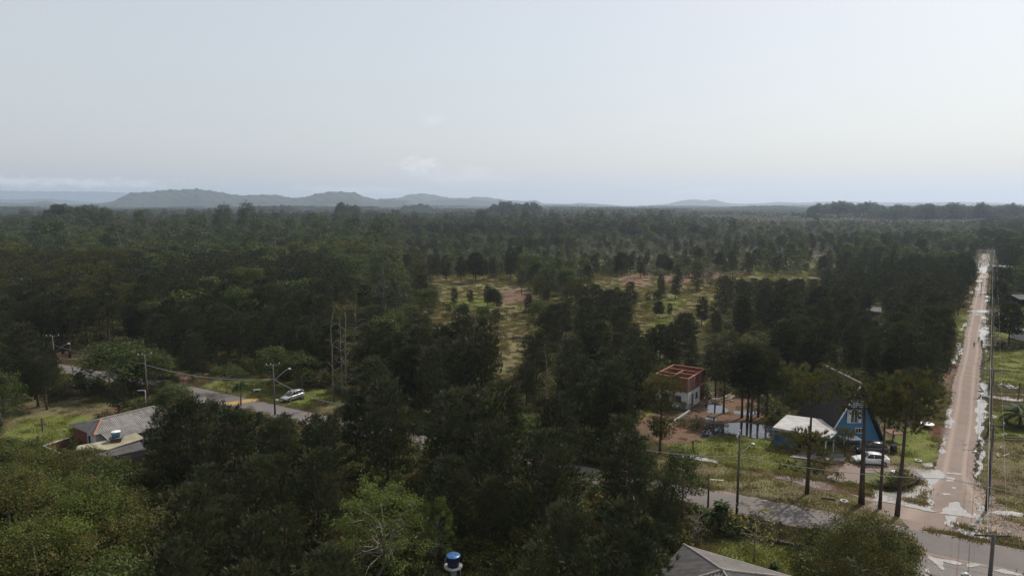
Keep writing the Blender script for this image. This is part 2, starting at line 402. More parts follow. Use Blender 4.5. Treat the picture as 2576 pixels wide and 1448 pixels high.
def two_meshes(p, name):
    tv, tf = p['trunk']; me = bpy.data.meshes.new(name + '_trunk'); me.from_pydata(tv, [], tf); me.materials.append(p['tm'])
    me.polygons.foreach_set('use_smooth', [True] * len(tf)); me.update()
    lf = None
    if p['leaf'] is not None: V, F, T = p['leaf']; lf = np_mesh(name + '_crown', V, [F], [p['lm']], None, T)
    return me, lf, p['H']
def one_mesh(p, name):
    tv, tf = p['trunk']; tv = np.array(tv); q = np.array([f for f in tf if len(f) == 4]); V, F, T = p['leaf']
    Vv = np.concatenate([tv, V]); k = len(tv)
    fs = [q, F + k]; fm = [0] * len(q) + [1] * len(F)
    if F.shape[1] == 4: fs = [np.concatenate([q, F + k])]
    return np_mesh(name, Vv, fs, [p['tm'], p['lm']], fm, np.concatenate([np.zeros(k), T]))
def add_tree(name, protos, loc, rz, scale, label, cat, group=None, lean=None):
    tr, cr, H = protos
    t = thing(name, label, cat, loc, rz, group, scale)
    if lean: t.rotation_euler = (lean[0], lean[1], rz)
    put('trunk', tr, t)
    if cr is not None: put('crown', cr, t)
    return t

# ------------------------------------------------------------ the ground, roads, water, hills
def in_poly(px, py, poly):
    c = np.zeros(px.shape, bool); n = len(poly); j = n - 1
    for i in range(n):
        xi, yi = poly[i]; xj, yj = poly[j]
        if yi != yj: c ^= ((yi > py) != (yj > py)) & (px < (xj - xi) * (py - yi) / (yj - yi) + xi)
        j = i
    return c
DIRT_A, DIRT_B = (32.0, 50.0), (700.0, 1005.0)            # centre line of the dirt road
DU = Vector((DIRT_B[0] - DIRT_A[0], DIRT_B[1] - DIRT_A[1], 0)).normalized(); DV = Vector((-DU.y, DU.x, 0))
def DR(t, o, z=0.0):
    """point t metres along the dirt road from the paved road, o metres to its left"""
    q = Vector((49.5, 73.5, z)) + DU * t + DV * o; return (q.x, q.y, z)
PAVED = [(140, 22), (95, 41), (62, 55.2), (50, 61.6), (40.5, 66.6), (31, 71.8), (21, 77.2), (-10, 93.5), (-35, 107.5), (-47.5, 115.2), (-60, 122.6), (-80, 132.5), (-98, 141.5), (-125, 149), (-200, 162)]
lawn = [[(1880, 596), (2000, 600), (1960, 612), (1880, 608)], [(1500, 655), (1620, 650), (1600, 668), (1500, 670)], [(1120, 755), (1240, 745), (1260, 770), (1140, 790)], [(1640, 750), (1740, 745), (1720, 775), (1640, 780)], [(0, 1090), (70, 1050), (165, 1040), (240, 1050), (150, 1130), (90, 1140), (0, 1190)], [(530, 960), (700, 952), (880, 1000), (850, 1030), (760, 1025), (655, 1002), (500, 972)],
        [(1620, 1020), (1680, 1040), (1660, 1060), (1600, 1060)], [(1660, 1125), (1700, 1092), (1945, 1105), (2000, 1165), (2080, 1205), (1900, 1180), (1800, 1160)],
        [(2240, 1080), (2350, 1060), (2360, 1170), (2255, 1165)], [(2480, 880), (2640, 880), (2640, 975), (2485, 965)], [(2485, 1020), (2640, 1030), (2640, 1100), (2485, 1110)],
        [(1790, 1375), (1830, 1350), (2000, 1375), (2020, 1440), (1900, 1440), (1760, 1400)], [(2400, 780), (2440, 790), (2420, 850), (2400, 850)],
        [(2505, 770), (2640, 770), (2640, 850), (2500, 850)], [(1880, 665), (2050, 660), (2050, 690), (1900, 695)], [(1610, 850), (1640, 800), (1700, 780), (1650, 880), (1600, 880)]]
dry = [[(1050, 800), (1100, 660), (1480, 660), (1560, 652), (2100, 640), (2150, 650), (2100, 720), (1820, 770), (1700, 900), (1560, 900), (1480, 760), (1350, 900), (1240, 1000)], [(1640, 1140), (1800, 1165), (2080, 1220), (2300, 1290), (2310, 1330), (2000, 1270), (1740, 1215), (1650, 1190)], [(2470, 1110), (2640, 1110), (2640, 1380), (2460, 1330)],
       [(1060, 700), (1230, 690), (1360, 735), (1350, 800), (1300, 900), (1250, 960), (1200, 820)], [(1490, 640), (1760, 640), (2080, 640), (2060, 710), (1800, 760), (1700, 900), (1580, 880), (1600, 740), (1480, 740)],
       [(0, 1000), (400, 1000), (330, 1030), (120, 1090), (0, 1120)], [(1240, 880), (1320, 880), (1330, 1010), (1240, 1010)], [(1950, 1060), (2350, 1060), (2350, 1200), (2100, 1200)],
       [(520, 950), (560, 940), (600, 975), (540, 985)], [(800, 1000), (870, 1000), (870, 1040), (800, 1040)]]
red = [[(1600, 1040), (1740, 1030), (1780, 1005), (1900, 1000), (1930, 1050), (1770, 1110), (1640, 1120), (1600, 1110)], [(2070, 1180), (2140, 1155), (2300, 1180), (2240, 1220), (2120, 1215)],
       [(1260, 725), (1340, 730), (1345, 760), (1270, 765)], [(1650, 700), (1800, 670), (1830, 700), (1700, 720)], [(430, 940), (520, 935), (560, 955), (450, 965)], [(90, 880), (250, 890), (240, 905), (90, 905)],
       [(890, 975), (960, 965), (970, 990), (900, 1000)], [(230, 1030), (330, 1012), (340, 1030), (240, 1050)], [(1560, 690), (1640, 685), (1640, 720), (1560, 720)], [(2240, 1060), (2400, 900), (2420, 920), (2330, 1080)]]
leafl = [[(90, 860), (560, 900), (600, 950), (400, 940), (90, 900)], [(1000, 1100), (1720, 1100), (1720, 1448), (1000, 1448)], [(400, 1100), (1000, 1100), (1000, 1448), (400, 1448)]]
xs = np.concatenate([-np.geomspace(46000, 140, 34), np.arange(-138, 262, 1.5), np.geomspace(264, 46000, 34)])
ys = np.concatenate([-np.geomspace(2500, 12, 12), np.arange(20, 430, 1.5), np.geomspace(434, 46000, 44)])
gx, gy = np.meshgrid(xs, ys); fx, fy = gx.ravel(), gy.ravel()
zone = np.zeros((len(fx), 4), np.float32); zone[:, 3] = 1
for ch, polys in enumerate((lawn, dry, red)):
    for p in polys: zone[in_poly(fx, fy, GP(p)), ch] = 1
zz = zone.reshape(len(ys), len(xs), 4)
for _ in range(2):
    zz[1:-1, 1:-1, :3] = (zz[1:-1, 1:-1, :3] * 2 + zz[:-2, 1:-1, :3] + zz[2:, 1:-1, :3] + zz[1:-1, :-2, :3] + zz[1:-1, 2:, :3]) / 6
nx, ny = len(xs), len(ys)
ii = (np.arange(ny - 1)[:, None] * nx + np.arange(nx - 1)[None, :]).ravel()
gme = np_mesh('ground', np.stack([fx, fy, np.zeros_like(fx)], 1), [np.stack([ii, ii + 1, ii + nx + 1, ii + nx], 1)], [])
ca = gme.attributes.new('zone', 'FLOAT_COLOR', 'POINT'); ca.data.foreach_set('color', zz.reshape(-1, 4).ravel())
k = NB('ground_soil_and_grass')
za = k.n('ShaderNodeAttribute', attribute_name='zone'); sx = k.n('ShaderNodeSeparateColor'); k.t.links.new(za.outputs['Color'], sx.inputs[0])
nL = k.noise(.12, 6, .6, 'World'); nM = k.noise(.7, 6, .65, 'World'); nS = k.noise(4, 5, .7, 'World'); nB = k.noise(.02, 5, .6, 'World')
def soft(ch, n, wd=.35): return k.ramp(k.math('ADD', ch, k.math('MULTIPLY', k.math('SUBTRACT', n, .5), 1.5)), .38, .38 + wd)
base = k.mix(k.ramp(nM, .35, .7), (.030, .024, .015), (.060, .052, .026))
base = k.mix(k.ramp(nL, .48, .66), base, (.058, .064, .026)); base = k.mix(k.math('MULTIPLY', k.ramp(nS, .5, .8), .5), base, (.10, .06, .035))
dryc = k.mix(k.ramp(nM, .3, .7), (.185, .160, .080), (.130, .125, .050)); dryc = k.mix(k.ramp(nL, .45, .62), dryc, (.135, .095, .062)); dryc = k.mix(k.math('MULTIPLY', k.ramp(nS, .45, .75), .55), dryc, (.08, .08, .03))
lawnc = k.mix(k.ramp(nM, .3, .7), (.115, .140, .030), (.155, .165, .044)); lawnc = k.mix(k.math('MULTIPLY', k.ramp(nS, .48, .8), .6), lawnc, (.065, .085, .022)); lawnc = k.mix(k.math('MULTIPLY', k.ramp(nL, .52, .66), .7), lawnc, (.17, .145, .065))
redc = k.mix(k.ramp(nM, .3, .7), (.19, .11, .075), (.12, .075, .05)); redc = k.mix(k.ramp(nL, .5, .62), redc, (.09, .07, .04)); redc = k.mix(k.math('MULTIPLY', k.ramp(nS, .5, .75), .5), redc, (.10, .07, .05))
c = k.mix(soft(sx.outputs[1], nL), base, dryc); c = k.mix(soft(sx.outputs[0], nM), c, lawnc); c = k.mix(soft(sx.outputs[2], nL), c, redc)
k.pbr(c, .95, .15, normal=k.bump(k.math('ADD', nM, k.math('MULTIPLY', nS, .5)), .35)); gme.materials.append(k.m)
ground = put('ground', gme); ground['kind'] = 'structure'

def offset_line(pts, d):
    out = []
    for i, p in enumerate(pts):
        a = Vector(pts[max(0, i - 1)]); b = Vector(pts[min(len(pts) - 1, i + 1)]); t = (b - a).normalized()
        out.append((p[0] - t.y * d, p[1] + t.x * d))
    return out
def resample(pts, step):
    out = []
    for a, b in zip(pts[:-1], pts[1:]):
        a, b = Vector(a), Vector(b); n = max(1, int((b - a).length / step))
        out += [tuple(a.lerp(b, i / n)) for i in range(n)]
    return out + [tuple(pts[-1])]
def strip(name, pts, wl_, wr_, z, mat, rnd=None, jit=0.0, kind='structure'):
    rnd = rnd or random.Random(5); V = []; F = []
    L = offset_line(pts, wl_); R_ = offset_line(pts, -wr_)
    for i in range(len(pts)):
        a, b = Vector(L[i]), Vector(R_[i]); j1, j2 = rnd.uniform(-jit, jit), rnd.uniform(-jit, jit); d = (a - b).normalized()
        a += d * j1; b += d * j2
        V += [(a.x, a.y, z), (b.x, b.y, z)]
        if i: F.append((2 * i - 2, 2 * i - 1, 2 * i + 1, 2 * i))
    me = bpy.data.meshes.new(name); me.from_pydata(V, [], F); me.materials.append(mat); o = put(name, me)
    o['kind'] = kind; return o
# asphalt lane, worn and dusty
k = NB('dusty_asphalt')
a1 = k.noise(.25, 5, .6, 'World'); a2 = k.noise(9, 4, .6, 'World'); a3 = k.noise(1.2, 5, .65, 'World')
c = k.mix(k.ramp(a1, .35, .65), (.150, .130, .120), (.118, .105, .100)); c = k.mix(k.math('MULTIPLY', k.ramp(a2, .4, .75), .35), c, (.10, .095, .09)); c = k.mix(k.math('MULTIPLY', k.ramp(a3, .52, .7), .35), c, (.19, .15, .12))
k.pbr(c, .85, .3, normal=k.bump(a2, .01)); M_ASPH = k.m
# dirt road: packed pinkish gravel with wheel tracks
k = NB('packed_dirt')
ta = k.n('ShaderNodeAttribute', attribute_name='lat'); fr_ = k.math('ABSOLUTE', ta.outputs['Fac'])
d1 = k.noise(.30, 6, .65, 'World'); d2 = k.noise(5, 5, .7, 'World'); d3 = k.noise(1.0, 5, .6, 'World')
trk = k.math('MULTIPLY', k.ramp(k.math('ABSOLUTE', k.math('SUBTRACT', fr_, .48)), .22, .02), .75)
c = k.mix(k.ramp(d1, .35, .65), (.238, .180, .148), (.185, .148, .128)); c = k.mix(k.math('MULTIPLY', k.ramp(d2, .4, .7), .4), c, (.17, .13, .105)); c = k.mix(trk, c, (.32, .25, .205)); c = k.mix(k.math('MULTIPLY', k.ramp(d3, .55, .75), .4), c, (.16, .12, .10))
k.pbr(c, .9, .25, normal=k.bump(k.math('ADD', d2, d3), .05)); M_DIRT = k.m
k = NB('wet_gravel')
g1 = k.noise(1.0, 6, .7, 'World'); g2 = k.noise(9, 5, .75, 'World')
c = k.mix(k.ramp(g2, .35, .65), (.055, .050, .048), (.20, .18, .17)); c = k.mix(k.math('MULTIPLY', k.ramp(g1, .5, .62), .55), c, (.13, .085, .06)); k.pbr(c, .7, .35, normal=k.bump(g2, .03)); M_GRAVEL = k.m
# water: muddy, still
def water(name, body, rough=.04, rip=.001):
    k = NB(name); n = k.noise(.9, 4, .6, 'World'); f = k.noise(6, 3, .6, 'World')
    c = k.mix(k.ramp(n, .4, .65), body, tuple(x * .72 for x in body)); k.pbr(c, rough, .5, normal=k.bump(f, rip, .6), ior=1.75); return k.m
k = NB('puddle_water_surface')                            # shallow: damp mud breaks through the water in places
n = k.noise(1.1, 6, .68, 'World'); f = k.noise(6, 3, .6, 'World'); m_ = k.ramp(n, .40, .47)
k.pbr(k.mix(m_, (.165, .125, .102), (.27, .26, .24)), k.math('SUBTRACT', .62, k.math('MULTIPLY', m_, .59)), .5, normal=k.bump(f, .001, .6), ior=1.75); M_PUD = k.m; M_POND = water('pond_water_surface', (.030, .034, .038), .015, .0008); M_BROWN = water('brown_ditch_water', (.13, .070, .045), .12)

# the dirt road strip, edges wandering; 'lat' runs -1..1 across it
rnd = random.Random(11); V = []; F = []; LT = []; kx = 0; t = -6.0
while t < 492:
    far = min(1, max(0, (t - 330) / 200)); hw = 2.0 + .15 * math.sin(t * .045) + .08 * math.sin(t * .21)
    row = [-1, -.75, -.5, -.25, 0, .25, .5, .75, 1]; sh = .12 * math.sin(t * .013) + .10 * math.sin(t * .11)
    if t < 12: hw += (12 - t) * .36
    for i, u in enumerate(row):
        e = rnd.uniform(-.22, .22) if abs(u) == 1 else 0
        V.append(DR(t, u * hw + e + sh, .016)); LT.append(u)
    if kx: F += [((kx - 1) * 9 + i, kx * 9 + i, kx * 9 + i + 1, (kx - 1) * 9 + i + 1) for i in range(8)]
    kx += 1; t += .8 if t < 150 else 3
rd = np_mesh('dirt_road', np.array(V), [np.array(F)], [M_DIRT]); at = rd.attributes.new('lat', 'FLOAT', 'POINT'); at.data.foreach_set('value', np.array(LT, np.float32))
put('dirt_road', rd)['kind'] = 'structure'
pv = resample(PAVED, 1.6)
strip('gravel_verge', resample(PAVED[:7], 1.1), 2.9, 2.75, .020, M_DIRT, jit=.22)
strip('paved_road', pv, 2.3, 2.35, .026, M_ASPH, jit=.06)
def jag(pts, it=3, amp=.16, seed=1):
    """roughen a closed outline"""
    rnd = random.Random(seed); P = [Vector(p) for p in pts]
    for k in range(it):
        Q = []
        for i in range(len(P)):
            a, b = P[i], P[(i + 1) % len(P)]; d = b - a; u_ = rnd.uniform(-amp, amp); lim = .38 / max(d.length, .01); m = (a + b) / 2 + Vector((-d.y, d.x)) * max(-lim, min(lim, u_)); Q += [a, m]
        P = Q
    return [tuple(p) for p in P]
def sheet(name, polys, z, mat, amp=.16, kind='structure', it=3):
    V = []; F = []
    for n, p in enumerate(polys):
        q = jag(GP(p), it, amp, n + len(p)); o = len(V); V += [(x, y, z + .0005 * n) for x, y in q]; F.append(tuple(range(o, o + len(q))))
    import bmesh
    me = bpy.data.meshes.new(name); me.from_pydata(V, [], F)
    bm = bmesh.new(); bm.from_mesh(me); bmesh.ops.triangulate(bm, faces=bm.faces[:]); bm.normal_update()
    for f in bm.faces:
        if f.normal.z < 0: f.normal_flip()
    bm.to_mesh(me); bm.free(); me.materials.append(mat); o = put(name, me); o['kind'] = kind; return o
c7 = lambda L: [(2353 + x * .2062, 844.6 + y * .2062) for x, y in L]
c5 = lambda L: [(2194.6 + x * .2325, 1111 + y * .2325) for x, y in L]
c6 = lambda L: [(2322 + x * .1974, 603.3 + y * .1974) for x, y in L]
c3 = lambda L: [(1587.8 + x * .3947, 876.3 + y * .3947) for x, y in L]
sheet('gravel_yard', [c5([(440, 1230), (600, 1215), (900, 1265), (1300, 1330), (1700, 1390), (1800, 1700), (300, 1700), (380, 1400)])], .008, M_GRAVEL, .05)
sheet('side_road', [[(2478, 994), (2530, 996), (2640, 1004), (2640, 1012), (2540, 1003), (2478, 1000)], [(2480, 866), (2640, 874), (2640, 880), (2480, 871)], [(2495, 786), (2640, 790), (2640, 793), (2495, 789)], [(2420, 733), (2300, 733), (2300, 736), (2420, 737)]], .012, M_DIRT, .03, it=2)
k_drive = sheet('driveway', [[(2080, 1200), (2130, 1160), (2180, 1162), (2240, 1168), (2330, 1180), (2370, 1188), (2370, 1235), (2330, 1225), (2290, 1198), (2230, 1190), (2190, 1195), (2160, 1215), (2110, 1212)], [(2290, 1330), (2240, 1280), (2130, 1240), (2190, 1238), (2280, 1262), (2330, 1275), (2400, 1290), (2420, 1340)]], .012, M_DIRT, .08)
PW = [c7(L) for L in [[(565, -5), (640, -5), (640, 100), (620, 210), (600, 210), (590, 120)], [(520, 690), (640, 680), (620, 790), (610, 880), (640, 1000), (600, 1100), (600, 1280), (580, 1330), (545, 1320), (530, 1220), (490, 1160), (500, 1000), (510, 850)],
      [(250, 90), (310, 100), (320, 200), (270, 260), (240, 340), (215, 340), (230, 230), (270, 200)], [(160, 890), (210, 900), (200, 1000), (180, 1130), (120, 1120), (110, 1080), (150, 1020)], [(140, 1180), (160, 1180), (130, 1300), (90, 1448), (70, 1448), (100, 1340)],
      [(640, 740), (1078, 780), (1300, 810), (1300, 830), (1078, 800), (640, 770)], [(700, 700), (1078, 712), (1300, 735), (1300, 745), (1000, 720), (700, 706)], [(690, 960), (760, 975), (740, 1005), (690, 1000)], [(800, 1180), (860, 1180), (890, 1225), (790, 1220)], [(640, 100), (1078, 118), (1078, 124), (640, 108)],
      [(560, 560), (600, 555), (605, 680), (585, 690)], [(590, 600), (650, 660), (650, 690), (580, 690)]]]
PW += [c5(L) for L in [[(1160, 0), (1195, 0), (1190, 300), (1130, 390), (1100, 370), (1140, 280), (1160, 150)], [(420, 290), (560, 310), (720, 300), (780, 400), (700, 440), (640, 480), (660, 560), (600, 600), (590, 460), (540, 370)],
      [(780, 370), (890, 390), (880, 430), (800, 430)], [(600, 610), (660, 640), (690, 690), (600, 680)], [(830, 660), (930, 650), (990, 730), (1110, 810), (1100, 830), (930, 800), (800, 780), (720, 775), (760, 720), (820, 700)], [(790, 800), (920, 810), (940, 900), (860, 920), (780, 890)],
      [(920, 920), (1060, 960), (1180, 990), (1300, 1030), (1300, 1068), (1100, 1035), (980, 1005), (925, 960)], [(1090, 640), (1190, 680), (1200, 750), (1140, 750)], [(740, 555), (830, 560), (850, 580), (780, 575)], [(850, 485), (900, 490), (900, 510), (860, 505)], [(800, 330), (980, 350), (970, 362), (800, 345)],
      [(1200, 740), (1640, 770), (1640, 800), (1200, 760)], [(600, 1225), (700, 1260), (900, 1290), (990, 1320), (900, 1330), (760, 1290), (780, 1390), (740, 1380), (680, 1320), (600, 1260)], [(1010, 1320), (1100, 1310), (1240, 1340), (1100, 1350), (1020, 1360)],
      [(1310, 1380), (1400, 1370), (1580, 1420), (1660, 1450), (1460, 1430), (1330, 1400)], [(560, 1370), (620, 1370), (620, 1420), (580, 1410)], [(400, 1410), (540, 1420), (620, 1450), (440, 1460)], [(1050, 880), (1150, 890), (1140, 905), (1060, 900)], [(1040, 910), (1130, 930), (1140, 945), (1060, 930)],
      [(540, 235), (640, 225), (650, 270), (560, 270)], [(1100, 770), (1170, 790), (1160, 860), (1120, 830)], [(600, 690), (650, 700), (640, 740), (590, 730)]]]
PW += [c6(L) for L in [[(720, 250), (840, 240), (830, 300), (800, 290), (730, 295), (715, 290)], [(690, 365), (830, 370), (820, 400), (790, 430), (740, 410), (690, 425)], [(740, 150), (745, 240), (715, 250), (725, 200)], [(820, 150), (840, 160), (840, 240), (820, 240)], [(700, 300), (720, 300), (705, 360), (690, 365)],
      [(810, 300), (835, 300), (835, 365), (815, 365)], [(640, 512), (765, 515), (760, 530), (650, 530)], [(660, 572), (750, 570), (750, 588), (660, 588)], [(660, 600), (760, 600), (760, 612), (660, 612)], [(660, 625), (760, 625), (760, 642), (660, 642)], [(545, 650), (640, 650), (600, 740), (580, 740), (580, 690)], [(420, 645), (560, 650), (560, 658), (420, 655)],
      [(630, 520), (640, 520), (625, 590), (600, 600)], [(550, 770), (620, 790), (560, 810)], [(565, 900), (850, 895), (850, 925), (560, 920)], [(590, 945), (710, 945), (710, 955), (590, 955)], [(770, 960), (830, 1000), (820, 1060), (840, 1130), (830, 1330), (780, 1330), (740, 1180), (740, 1120), (790, 1090)],
      [(575, 955), (595, 970), (570, 1040), (490, 1190), (480, 1170), (560, 1050)], [(430, 1310), (480, 1320), (470, 1400), (430, 1420)], [(690, 470), (780, 465), (780, 480), (700, 482)], [(700, 665), (820, 665), (820, 678), (700, 675)], [(800, 680), (830, 690), (825, 830), (800, 820)], [(735, 320), (800, 315), (800, 340), (735, 345)], [(700, 350), (830, 345), (830, 372), (695, 370)], [(715, 440), (770, 438), (772, 452), (716, 455)]]]
PW += [c3([(210, 660), (330, 675), (480, 700), (560, 720), (550, 735), (400, 710), (240, 675)]), c5([(0, 510), (130, 545), (330, 550), (430, 520), (520, 480), (575, 500), (560, 560), (470, 610), (360, 602), (320, 640), (600, 720), (700, 760), (580, 750), (300, 690), (0, 640)])]
sheet('puddle_water', PW, .032, M_PUD, .13)
def grow(p):
    cx_, cy_ = sum(q[0] for q in p) / len(p), sum(q[1] for q in p) / len(p); return [(cx_ + (x - cx_) * 1.22 + (4 if x > cx_ else -4), cy_ + (y - cy_) * 1.28 + (1.4 if y > cy_ else -1.4)) for x, y in p]
M_MUD = simple('damp_mud', (.11, .075, .055), (.075, .055, .042), .45, 1.2, .4, bump=.03)
sheet('ditch_water', [c3([(750, 765), (900, 790), (1100, 830), (1290, 870), (1448, 890), (1540, 915), (1540, 950), (1448, 935), (1200, 900), (1000, 845), (820, 790)]), c7([(0, 1060), (140, 1060), (160, 1160), (130, 1280), (60, 1300), (0, 1290), (-60, 1200)])], .030, M_BROWN, .1)
sheet('pond_water', [c3([(480, 335), (560, 350), (620, 400), (580, 415), (490, 410)]), c3([(475, 435), (555, 440), (540, 460), (475, 455)]), c3([(465, 475), (600, 480), (700, 470), (800, 485), (960, 490), (960, 570), (800, 575), (700, 550), (600, 540), (500, 560), (440, 565), (465, 520)]),
      c3([(640, 395), (800, 400), (820, 420), (760, 430), (660, 415)]), c3([(370, 80), (450, 85), (530, 100), (540, 118), (440, 108)]), [(2475, 1020), (2482, 1022), (2480, 1030), (2474, 1030)]], .028, M_POND, .1)
M_YEL = simple('yellow_road_paint', (.42, .27, .07), (.32, .22, .09), .7, 3)
hump = MB(); ha, hb = G(650, 1003), G(566, 1017); hd = Vector((hb[0] - ha[0], hb[1] - ha[1])); hn = Vector((-hd.y, hd.x)).normalized()
for i, (o, z) in enumerate(((-.95, .027), (-.45, .10), (.45, .10), (.95, .027))):
    a = Vector(ha) + hn * o; b = Vector(hb) + hn * o; hump.v += [(a.x, a.y, z), (b.x, b.y, z)]
    if i: hump.f.append((2 * i - 2, 2 * i - 1, 2 * i + 1, 2 * i)); hump.mi.append(0)
tag(hump.build('speed_hump', M_YEL), 'yellow painted speed hump across the paved road near the silver car', 'speed hump')

# hills: silhouettes as real terrain at their own distances
def ridge(name, prof, D, depth, mat, seed, rough=1.0, base_px=520):
    rng = np.random.default_rng(seed); px = np.array([p[0] for p in prof], float); py = np.array([p[1] for p in prof], float)
    n = 420; X = np.linspace(px[0], px[-1], n); Y = np.interp(X, px, py)
    ker = np.hanning(7); ker /= ker.sum(); Y[3:-3] = np.convolve(Y, ker, 'same')[3:-3]
    Yn = (724 - Y) / FPX; t = D / (Yn * sP + cP); z = np.maximum(CAM_H + t * (Yn * cP - sP), 3); xw = (X - 1288) / FPX * t
    m = 26; V = []
    nz = sum(rng.normal(0, 1) * .0 + np.sin(X * fq + rng.uniform(0, 6)) * am for fq, am in ((.05, .3), (.11, .22), (.23, .12), (.5, .06)))
    for j in range(m):
        v = j / (m - 1) * 2 - 1; bell = max(0, 1 - abs(v + .0) ** 1.35) ** .9
        off = v * depth + nz * depth * .10 * (1 - abs(v))
        crinkle = 1 + .10 * np.sin(X * .19 + j * 1.3) * (abs(v) > .05) * (1 - abs(v))
        sc = (D + off) / D
        jj = rng.normal(0, .005, n) * z * rough + rng.normal(0, 1.0, n) * rough
        V.append(np.stack([xw * sc, np.full(n, D) + off, z * bell * crinkle + jj * (bell > .02) - (0 if bell > 0 else 2)], 1))
    V = np.concatenate(V); ii = (np.arange(m - 1)[:, None] * n + np.arange(n - 1)[None, :]).ravel()
    me = np_mesh(name, V, [np.stack([ii, ii + 1, ii + n + 1, ii + n], 1)], [mat]); o = put(name, me); o['kind'] = 'structure'; return o
M_HILL = simple('hill_forest', (.025, .034, .020), (.060, .066, .038), .95, .006, .1, bump=0)
ridge('hills', [(-200, 519), (-60, 512), (0, 509), (60, 512), (120, 505), (150, 514), (204, 514), (246, 511), (283, 507), (303, 497), (328, 485), (370, 483.7), (416, 477.5), (456, 477.5), (493, 475.6), (503, 476.3), (542, 481), (579, 488.6), (609, 492), (651, 490), (699, 490.5), (731, 498), (763, 496.6), (795, 488), (830, 482), (891, 483.8), (917, 495), (955, 503), (981, 500), (1020, 503), (1045, 514), (1070, 519)], 5900, 1000, M_HILL, 1)
ridge('hills', [(900, 518), (955, 500), (1003, 498), (1032, 488.6), (1068, 487), (1100, 491.8), (1132, 498), (1180, 498), (1193, 495), (1228, 496.6), (1276, 504), (1324, 506), (1346, 503), (1366, 512), (1436, 513), (1462, 510.5), (1507, 513), (1560, 517)], 8600, 1000, M_HILL, 2)
ridge('hills', [(1040, 519), (1075, 507), (1110, 502), (1180, 501), (1220, 505), (1270, 512), (1300, 518)], 7000, 500, M_HILL, 5)
ridge('hills', [(1600, 518), (1678, 513), (1708, 506), (1743, 501.4), (1779, 504.4), (1796, 501.4), (1826, 510), (1862, 512.8), (1920, 511), (1960, 508), (2010, 510), (2072, 507.5), (2132, 507), (2213, 509.5), (2304, 509), (2423, 508), (2500, 510), (2580, 513), (2800, 516)], 10500, 1000, M_HILL, 3)
ridge('hills', [(-500, 492), (-200, 481), (0, 480), (120, 481.5), (250, 482), (340, 486), (430, 500), (520, 518)], 15000, 1300, M_HILL, 4, .5)
ridge('hills', [(-400, 505), (-100, 500), (40, 502), (120, 500), (200, 506), (300, 516)], 9500, 800, M_HILL, 6)
ridge('hills', [(-300, 522), (0, 519), (60, 517), (110, 515.5), (160, 517), (200, 514), (260, 518), (330, 520), (450, 523), (1000, 522), (1250, 520), (1460, 519), (1600, 521), (1900, 518), (2100, 517), (2300, 519), (2900, 520)], 4300, 400, M_HILL, 7, .8)

# even haze over the whole plain
hz = MB(); hz.box((0, 7900, 199), (40000, 17200, 400)); hk = NB('haze_air')
pvn = hk.n('ShaderNodeVolumePrincipled'); pvn.inputs['Color'].default_value = (.67, .80, 1.0, 1); pvn.inputs['Density'].default_value = 0.95e-4; pvn.inputs['Anisotropy'].default_value = .35
hk.t.links.new(pvn.outputs[0], hk.out.inputs['Volume'])
ho = hz.build('haze', hk.m); ho['kind'] = 'stuff'

# ------------------------------------------------------------ building helpers
HR = math.atan2(DU.y, DU.x)                                # the village grid follows the dirt road
M_BRICK = None
k = NB('hollow_red_brick')
tcn = k.n('ShaderNodeTexCoord'); bt = k.n('ShaderNodeTexBrick'); mp = k.n('ShaderNodeMapping')
k.t.links.new(tcn.outputs['Object'], mp.inputs[0]); mp.inputs['Rotation'].default_value = (PI / 2, 0, 0)
k.t.links.new(mp.outputs[0], bt.inputs['Vector']); bt.inputs['Color1'].default_value = (.21, .078, .048, 1); bt.inputs['Color2'].default_value = (.15, .060, .040, 1); bt.inputs['Mortar'].default_value = (.17, .13, .11, 1)
bt.inputs['Scale'].default_value = 1; bt.inputs['Mortar Size'].default_value = .012; bt.inputs['Brick Width'].default_value = .3; bt.inputs['Row Height'].default_value = .2
bn = k.noise(2.0, 5, .6); k.pbr(k.mix(k.math('MULTIPLY', k.ramp(bn, .4, .7), .5), bt.outputs['Color'], (.13, .065, .045)), .9, .15); M_BRICK = k.m
M_TERRA = simple('brick_top_edge', (.42, .20, .13), (.30, .14, .09), .9, 3)
M_PLAST = simple('whitewashed_plaster', (.62, .62, .60), (.50, .50, .49), .9, 1.2, dirt=((.30, .28, .25), .4))
M_CONC = simple('bare_concrete', (.27, .26, .24), (.18, .17, .16), .9, 2, bump=.01, dirt=((.08, .08, .07), .5))
M_CONCL = simple('pale_concrete_slab', (.44, .44, .43), (.34, .34, .33), .9, .8, dirt=((.27, .21, .16), .5))
M_MOSSC = simple('mossy_concrete_slab', (.34, .31, .22), (.22, .20, .14), .9, 1.0, dirt=((.10, .09, .06), .5))
M_FIBRE = simple('weathered_fibre_cement', (.25, .235, .215), (.155, .145, .135), .88, 1.4, stretch=(1, .25, 1), dirt=((.09, .08, .065), .5))
M_FIBREB = simple('old_grey_fibre_cement', (.19, .175, .16), (.125, .118, .11), .85, 1.0, dirt=((.07, .062, .05), .55))
M_FIBRED = simple('dark_fibre_cement', (.13, .125, .12), (.085, .08, .078), .85, 1.4, dirt=((.05, .045, .04), .5))
M_RIDGE = simple('ridge_cap_mortar', (.30, .27, .25), (.20, .18, .165), .9, 4)
M_TILEO = simple('orange_ridge_tile', (.42, .17, .09), (.28, .13, .08), .85, 3)
M_BLUE = simple('blue_painted_boards', (.075, .21, .36), (.055, .16, .29), .7, 2, stretch=(6, 6, .4))
M_WHITE = simple('white_paint', (.74, .74, .73), (.64, .64, .63), .55, 2)
M_SHING = simple('dark_bitumen_shingle', (.060, .050, .042), (.028, .025, .022), .95, 3, bump=.06, stretch=(4, 1, 1))
